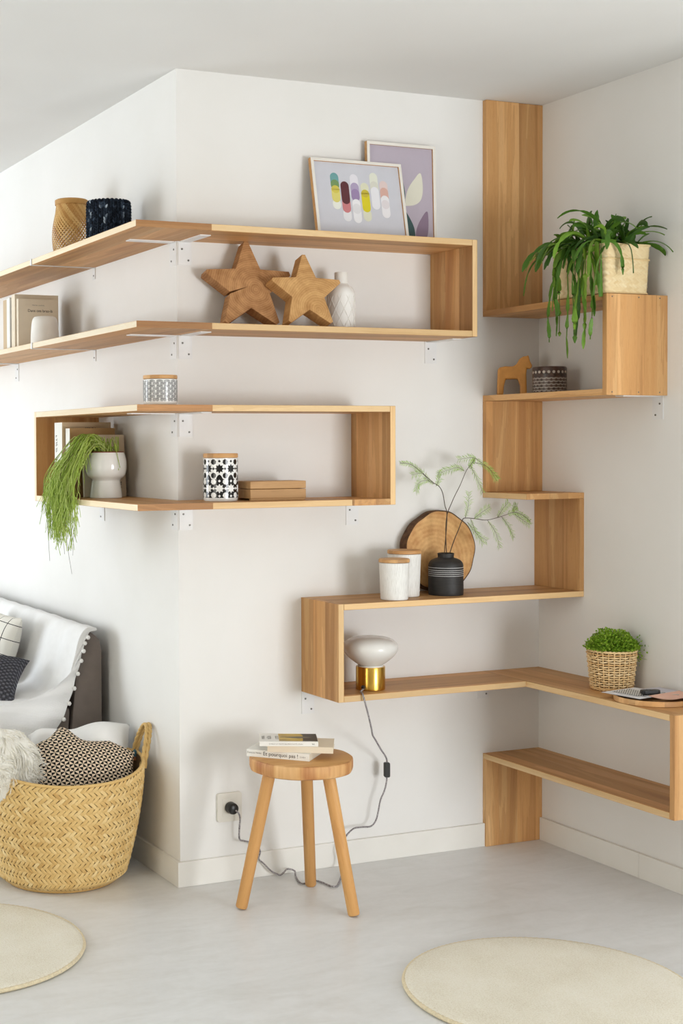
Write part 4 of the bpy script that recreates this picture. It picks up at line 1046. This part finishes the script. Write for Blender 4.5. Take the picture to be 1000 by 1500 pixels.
# ================================================================== BAMBOO VASE AND KNITTED POT
bv_ = thing('bamboo_vase', 'honey coloured woven bamboo vase on the top left shelf', 'vase', (-.120, .600, U1+.0004))
def vr(v): return .050+.017*math.sin(PI*min(1, .22+v*.80))**1.2+.003*max(0, v-.8)/.2
mb = MB(); NS = 34
for k in range(NS):
    for sg in (-1, 1):
        N = 36; b = len(mb.v); tn = rnd.random()
        for i in range(N+1):
            v = i/N; a = 2*PI*k/NS+sg*v*2.3; wd = .0030+.0034*max(0, (v-.42)/.58); r_ = vr(v)+.0006*math.sin(i*PI+(0 if sg > 0 else PI))
            da = wd/r_*.9
            for s in (-1, 1): mb.v.append((r_*math.cos(a+s*da), r_*math.sin(a+s*da), .004+v*.176))
        for i in range(N): mb.face((b+2*i, b+2*i+1, b+2*i+3, b+2*i+2), tn)
obj('woven_strips', mb, 'bamboo', bv_, smooth=1.5, kind='stuff')
obj('rim', MB().lathe([(vr(1)-.003, .176), (vr(1)+.003, .175), (vr(1)+.0035, .190), (vr(1)-.001, .193), (vr(1)-.0045, .190), (vr(1)-.0045, .178)], 48, cap0=False, cap1=False, tone=.3), 'bamboo', bv_, smooth=.9)
obj('foot_ring', MB().lathe([(vr(0)-.004, 0), (vr(0)+.003, 0), (vr(0)+.002, .008), (vr(0)-.004, .007)], 48, tone=.3), 'bamboo', bv_, smooth=.9)
kp = thing('knitted_pot', 'navy blue chunky knitted pot cover beside the bamboo vase', 'pot', (-.120, .258, U1+.0004))
cols, rows = 30, 13; kr = .0655; mb = MB(); rr = random.Random(2)
for c in range(cols):
    light = .62 if c % 4 == 0 else .30  # paler columns: flecks of light painted into the yarn tone
    for i in range(rows):
        for sg in (-1, 1):
            a0 = 2*PI*(c+.25*sg*.9)/cols; z0 = .006+i*.0096; tn = min(1, max(0, rr.gauss(light, .22)))
            pts = []
            for k in range(5):
                t = k/4; sh = 1 if z0 < .10 else 1-.06*((z0-.10)/.03)**2
                a = a0+sg*(t-.5)*.075; r_ = kr*sh+.0042*math.sin(PI*t); pts.append((r_*math.cos(a), r_*math.sin(a), z0+t*.0125))
            mb.tube(pts, [.0018, .0032, .0035, .0030, .0016], 5, tn)
obj('stitches', mb, 'navy', kp, smooth=1.5, kind='stuff')
obj('lining', MB().lathe([(kr-.001, .002), (kr-.001, .118), (kr-.006, .131), (kr-.012, .134), (kr-.016, .130), (kr-.016, .02)], 48, cap1=False), 'navy', kp, smooth=1)

# ================================================================== PALM BOX BASKET WITH STRAP-LEAF PLANT (upper corner shelf)
px0, px1, py0, py1 = L-D+.004, L-D+.176, YE1+.008, YE1+.262
pcx, pcy = (px0+px1)/2, (py0+py1)/2
pb = thing('palm_box_basket', 'pale square woven palm basket on the upper corner shelf', 'basket', (pcx, pcy, S1+.0004))
def rr_path(w, d, r, n=10):
    out = []
    for cx, cy, a0 in ((w-r, -d+r, -PI/2), (w-r, d-r, 0), (-w+r, d-r, PI/2), (-w+r, -d+r, PI)):
        for k in range(n+1): a = a0+PI/2*k/n; out.append(Vector((cx+r*math.cos(a), cy+r*math.sin(a), 0)))
    return out
PTH = rr_path((px1-px0)/2, (py1-py0)/2, .018); PL_ = [0]
for i in range(len(PTH)): PL_.append(PL_[-1]+(PTH[(i+1) % len(PTH)]-PTH[i]).length)
PTOT = PL_[-1]
def pbP(u, v, off):
    u %= PTOT
    for i in range(len(PTH)):
        if PL_[i+1] >= u:
            a, b = PTH[i], PTH[(i+1) % len(PTH)]; f = (u-PL_[i])/max(1e-9, PL_[i+1]-PL_[i]); p = a.lerp(b, f); t = (b-a).normalized(); break
    nrm = Vector((t.y, -t.x, 0)); lean = 1-.05*(1-v)
    return Vector((p.x*lean, p.y*lean, .003+v*.146))+nrm*(off+.0015*math.sin(u*40)*v)
mb = MB(); herringbone(mb, pbP, PTOT, .146, 16, .0135, bulge=.0013, rr=random.Random(8))
obj('palm_strips', mb, 'palm_pale', pb, smooth=1.3, kind='stuff')
mb = MB().grid(lambda u, v: pbP(u*PTOT*.99999, v, -.0012), 90, 4, wrap=True).grid(lambda u, v: pbP(u*PTOT*.99999, 1-v, -.006), 90, 4, wrap=True)
mb.face([k for k in range(90)][::-1]); obj('inner_wall', mb, 'palm_pale', pb, smooth=1)
for v in (.01, .70, .995):
    mb = MB(); n = 220; mb.tube([pbP(PTOT*k/n*.99999, v, .0014+.0007*math.sin(k*2.2)) for k in range(n)], .0026, 6, closed=True, tone=.2 if v < .9 else .5); obj('braid', mb, 'palm_pale', pb, smooth=1.3)
obj('soil', MB().box(-(px1-px0)/2+.012, (px1-px0)/2-.012, -(py1-py0)/2+.012, (py1-py0)/2-.012, .10, .128), 'soil', pb)
sp_ = thing('strap_leaf_plant', 'leafy green forest cactus spilling over the pale palm basket', 'plant', (pcx, pcy, S1+.13))
rr = random.Random(31)
def strap(p0, d0, ln, w, grav, tn):
    """jointed strap leaf: flat notched segments grown along a path that bends down under its weight"""
    segs = max(1, int(round(ln/.062))); n = 7*segs; p = Vector(p0); d = Vector(d0).normalized(); mb = MB(); step = ln/n
    tw = rr.uniform(-1.2, 1.2); rows = []
    for i in range(n+1):
        t = i/n; st = (t*segs) % 1.0 if i < n else 1.0
        wd = w*(.22+.78*max(0, math.sin(PI*min(1, .06+.94*st)))**.6)*(1+.10*math.sin(i*2.1))
        if i % 7 == 0 and 0 < i < n:
            d = (d+Vector((rr.uniform(-.35, .35), rr.uniform(-.35, .35), rr.uniform(-.15, .1)))).normalized(); tw += rr.uniform(-.5, .5)
        sd = d.cross(Vector((0, 0, 1)))
        if sd.length < .05: sd = Vector((math.cos(tw), math.sin(tw), 0))
        sd.normalize(); nr = sd.cross(d); sd2 = sd*math.cos(tw)+nr*math.sin(tw); nr2 = sd2.cross(d)
        rows.append((p-sd2*wd, p+nr2*.0022, p+sd2*wd, p-nr2*.0010))
        d = (d+Vector((0, 0, -grav*step*(1+1.5*t)))).normalized()
        p = p+d*step
        if -.098 < p.x < .090 and -.135 < p.y < .130 and p.z < .024 and i > 3: p.z = .024; d.z = max(d.z, 0); d.normalize()
        if p.x > L-pcx-.008: p.x = L-pcx-.008
    for r_ in rows: mb.v += [tuple(x) for x in r_]
    for i in range(n):
        for q in range(4):
            q2 = (q+1) % 4; mb.face((i*4+q, i*4+q2, i*4+4+q2, i*4+4+q), tn)
    obj('leaf', mb, 'leaf', sp_, smooth=1.0)
def spray(num, xr, yr, ar, lr, er, gr):
    for k in range(num):
        a = math.radians(rr.uniform(*ar)); el = math.radians(rr.uniform(*er))
        strap((rr.uniform(*xr), rr.uniform(*yr), .012), (math.cos(a)*math.cos(el), math.sin(a)*math.cos(el), math.sin(el)), rr.uniform(*lr), rr.uniform(.0055, .0090), rr.uniform(*gr), min(1, max(0, rr.gauss(.42, .24))))
spray(64, (-.08, .02), (-.11, .11), (115, 250), (.10, .22), (25, 80), (6, 13))    # over the left side
spray(26, (-.06, .03), (-.11, .05), (225, 330), (.08, .19), (25, 75), (5, 11))    # over the front
spray(18, (-.02, .05), (-.10, .08), (-70, 60), (.07, .15), (25, 70), (4, 9))      # to the right
spray(44, (-.07, .06), (-.11, .11), (0, 360), (.06, .12), (50, 85), (2, 7))       # crown
spray(18, (-.085, -.06), (-.12, .08), (165, 250), (.24, .38), (0, 45), (13, 21))  # longest hanging ones

# ================================================================== WICKER BASKET WITH BUSH, TRAY AND POST (low corner shelf)
wx, wy = 1.266, -.462
wb = thing('wicker_basket', 'small round wicker basket with a bushy plant on the low shelf', 'basket', (wx, wy, S5+.0004))
def wr(z): return .060+.0125*z/.122
mb = MB(); NST = 26; rows = 15
for i in range(rows):
    z = .009+i*.0074; n = NST*6; ph = (i % 2)*PI
    mb.tube([((wr(z)+.0036*math.cos(NST/2*2*PI*k/n+ph))*math.cos(2*PI*k/n), (wr(z)+.0036*math.cos(NST/2*2*PI*k/n+ph))*math.sin(2*PI*k/n), z+.0006*math.sin(k*.7+i)) for k in range(n)], .0028, 6, closed=True, tone=min(1, max(0, rnd.gauss(.55, .2))))
obj('weavers', mb, 'rattan', wb, smooth=1.5, kind='stuff')
for k in range(NST):
    a = 2*PI*k/NST
    obj('stake', MB().tube([(wr(z)*math.cos(a), wr(z)*math.sin(a), z) for z in (.002, .04, .08, .118)], .0021, 6, tone=rnd.uniform(.3, .7)), 'rattan', wb, smooth=1.5)
n = 120
for z, rr_, tn in ((.1215, .0036, .6), (.004, .0036, .4)):
    mb = MB()
    for ph in (0, PI): mb.tube([((wr(z)+.0018*math.cos(k*.9+ph))*math.cos(2*PI*k/n), (wr(z)+.0018*math.cos(k*.9+ph))*math.sin(2*PI*k/n), z+.0018*math.sin(k*.9+ph)) for k in range(n)], rr_*.8, 6, closed=True, tone=tn)
    obj('rim_braid', mb, 'rattan', wb, smooth=1.5)
mb = MB(); mb.tube([(-wr(.11)-.004*math.sin(PI*k/12)-.001, -.010+.020*math.cos(PI*k/12)+.010, .112-.012*math.sin(PI*k/12)) for k in range(13)], .0022, 6)
obj('side_loop', mb, 'rattan', wb, smooth=1.5)
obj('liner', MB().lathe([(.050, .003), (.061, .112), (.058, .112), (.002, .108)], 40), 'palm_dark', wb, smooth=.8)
bu = thing('bushy_plant', 'dense bright green small-leaved plant in the wicker basket', 'plant', (wx, wy, S5+.115))
mb = MB(); sm_ = MB(); rr = random.Random(4)
for k in range(5200):
    while True:
        q = Vector((rr.uniform(-1, 1), rr.uniform(-1, 1), rr.uniform(-.25, 1)))
        if .55 < q.length < 1: break
    nz = 1+.22*mnoise.noise(q*2.6+Vector((3, 1, 0)))
    p = Vector((q.x*.079*nz, q.y*.079*nz, .008+q.z*.060*nz))
    if p.z < .012: p.z = .012+abs(p.z)*.3
    if k < 260: p = Vector((.070+rr.gauss(.012, .010), rr.gauss(-.010, .022), rr.gauss(.0, .018)))
    d = (q.normalized()*.6+Vector((rr.uniform(-1, 1), rr.uniform(-1, 1), rr.uniform(-.2, 1)))).normalized()
    w = d.cross(Vector((rr.uniform(-1, 1), rr.uniform(-1, 1), rr.uniform(-1, 1)))); w.normalize(); l = rr.uniform(.0050, .0082); b = len(mb.v)
    mb.v += [tuple(p), tuple(p+d*l*.5+w*l*.42), tuple(p+d*l), tuple(p+d*l*.5-w*l*.42)]; mb.face((b, b+1, b+2, b+3), min(1, max(0, rr.gauss(.5, .25))))
    if k % 14 == 0: sm_.tube([(p.x*.4, p.y*.4, .0), tuple(p*.7), tuple(p)], .0005, 3, caps=False)
obj('tiny_leaves', mb, 'bush', bu, kind='stuff'); obj('stems', sm_, 'bush', bu, kind='stuff')

ty = thing('round_tray', 'round pale wooden tray under the post and keys', 'tray', (L-.119, -.680, S5+.0004))
TR = .112
obj('tray_base', MB().lathe([(TR-.004, 0), (TR-.001, .002), (TR-.001, .005), (.001, .005)], 72), 'lid', ty, smooth=.6)
obj('tray_rim', MB().lathe([(TR-.0005, .0005), (TR, .001), (TR, .0150), (TR-.001, .016), (TR-.0035, .016), (TR-.004, .015), (TR-.004, .005)], 72, cap0=False, cap1=False), 'lid', ty, smooth=.6)
def sheet(label, mat, pts, z, curl=0.0, cat='paper'):
    cx = sum(p[0] for p in pts)/4; cy = sum(p[1] for p in pts)/4
    t = thing('envelope' if cat == 'envelope' else 'paper_sheet', label, cat, (cx, cy, z))
    A = [Vector((p[0]-cx, p[1]-cy, 0)) for p in pts]
    def P(u, v): p = A[0].lerp(A[1], u).lerp(A[3].lerp(A[2], u), v); return Vector((p.x, p.y, curl*(2*u-1)**2))
    mb = MB().grid(P, 10, 6).grid(lambda u, v: P(1-u, v)+Vector((0, 0, -.0009)), 10, 6)
    obj('sheet', mb, mat, t); return t, P
zt = S5+.0175
t, P = sheet('white letter lying on the tray beside the wicker basket', 'paper', [(1.128, -.575), (1.150, -.715), (1.300, -.690), (1.278, -.550)], zt)
for k in range(4): obj('printed_line', MB().box(-.030, .030, -.0012, .0012, 0, .0003), 'text_grey', t, (-.028, -.035+k*.010, .0004), (0, 0, -1.4))
n_ = NT('zigzag_card'); co = n_.coord(); sp = n_.add('ShaderNodeSeparateXYZ'); n_.link(co, sp.inputs[0])
zz = n_.math('ADD', n_.math('MULTIPLY', sp.outputs[0], 110.0), n_.math('MULTIPLY', n_.math('PINGPONG', n_.math('MULTIPLY', sp.outputs[1], 110.0), .5), 1.6))
n_.base(n_.mix(n_.math('GREATER_THAN', n_.math('FRACT', zz), .6), lin((244, 243, 240)), lin((46, 46, 44))), .6); MAT['zigzag'] = n_.m
sheet('card with dark zigzag print on top of the white letter', 'zigzag', [(1.162, -.585), (1.176, -.680), (1.250, -.668), (1.238, -.570)], zt+.0016)
sheet('grey-lilac envelope lying on the tray by the wall', 'paper_grey', [(1.256, -.600), (1.262, -.745), (1.340, -.735), (1.336, -.590)], zt+.0030, cat='envelope')
t, P = sheet('pink folded paper at the right picture edge on the tray', 'pink', [(1.178, -.720), (1.200, -.800), (1.338, -.770), (1.322, -.690)], zt+.0046, .004)
ky = thing('car_key', 'black key fob with metal ring lying on the papers', 'key', (1.224, -.676, zt+.0036), (0, 0, -.30))
obj('fob', MB().prism(rrect(.058, .026, .010), -.006, .006), 'black_plastic', ky, (0, 0, .0062), (PI/2, 0, 0), bevel=.003)
obj('button', MB().prism(rrect(.012, .010, .003), -.0008, .0008), 'ink_grey', ky, (-.006, 0, .0128), (PI/2, 0, 0))
mb = MB(); mb.tube([(.036+.011*math.cos(2*PI*k/28), -.004+.011*math.sin(2*PI*k/28), .0018) for k in range(28)], .0011, 6, closed=True)
obj('key_ring', mb, 'chrome', ky, smooth=1.5)
obj('key_blade', MB().box(.040, .078, -.022, -.016, .0004, .0022).box(.070, .075, -.025, -.022, .0004, .0022), 'chrome', ky, (0, 0, 0), (0, 0, -.2))
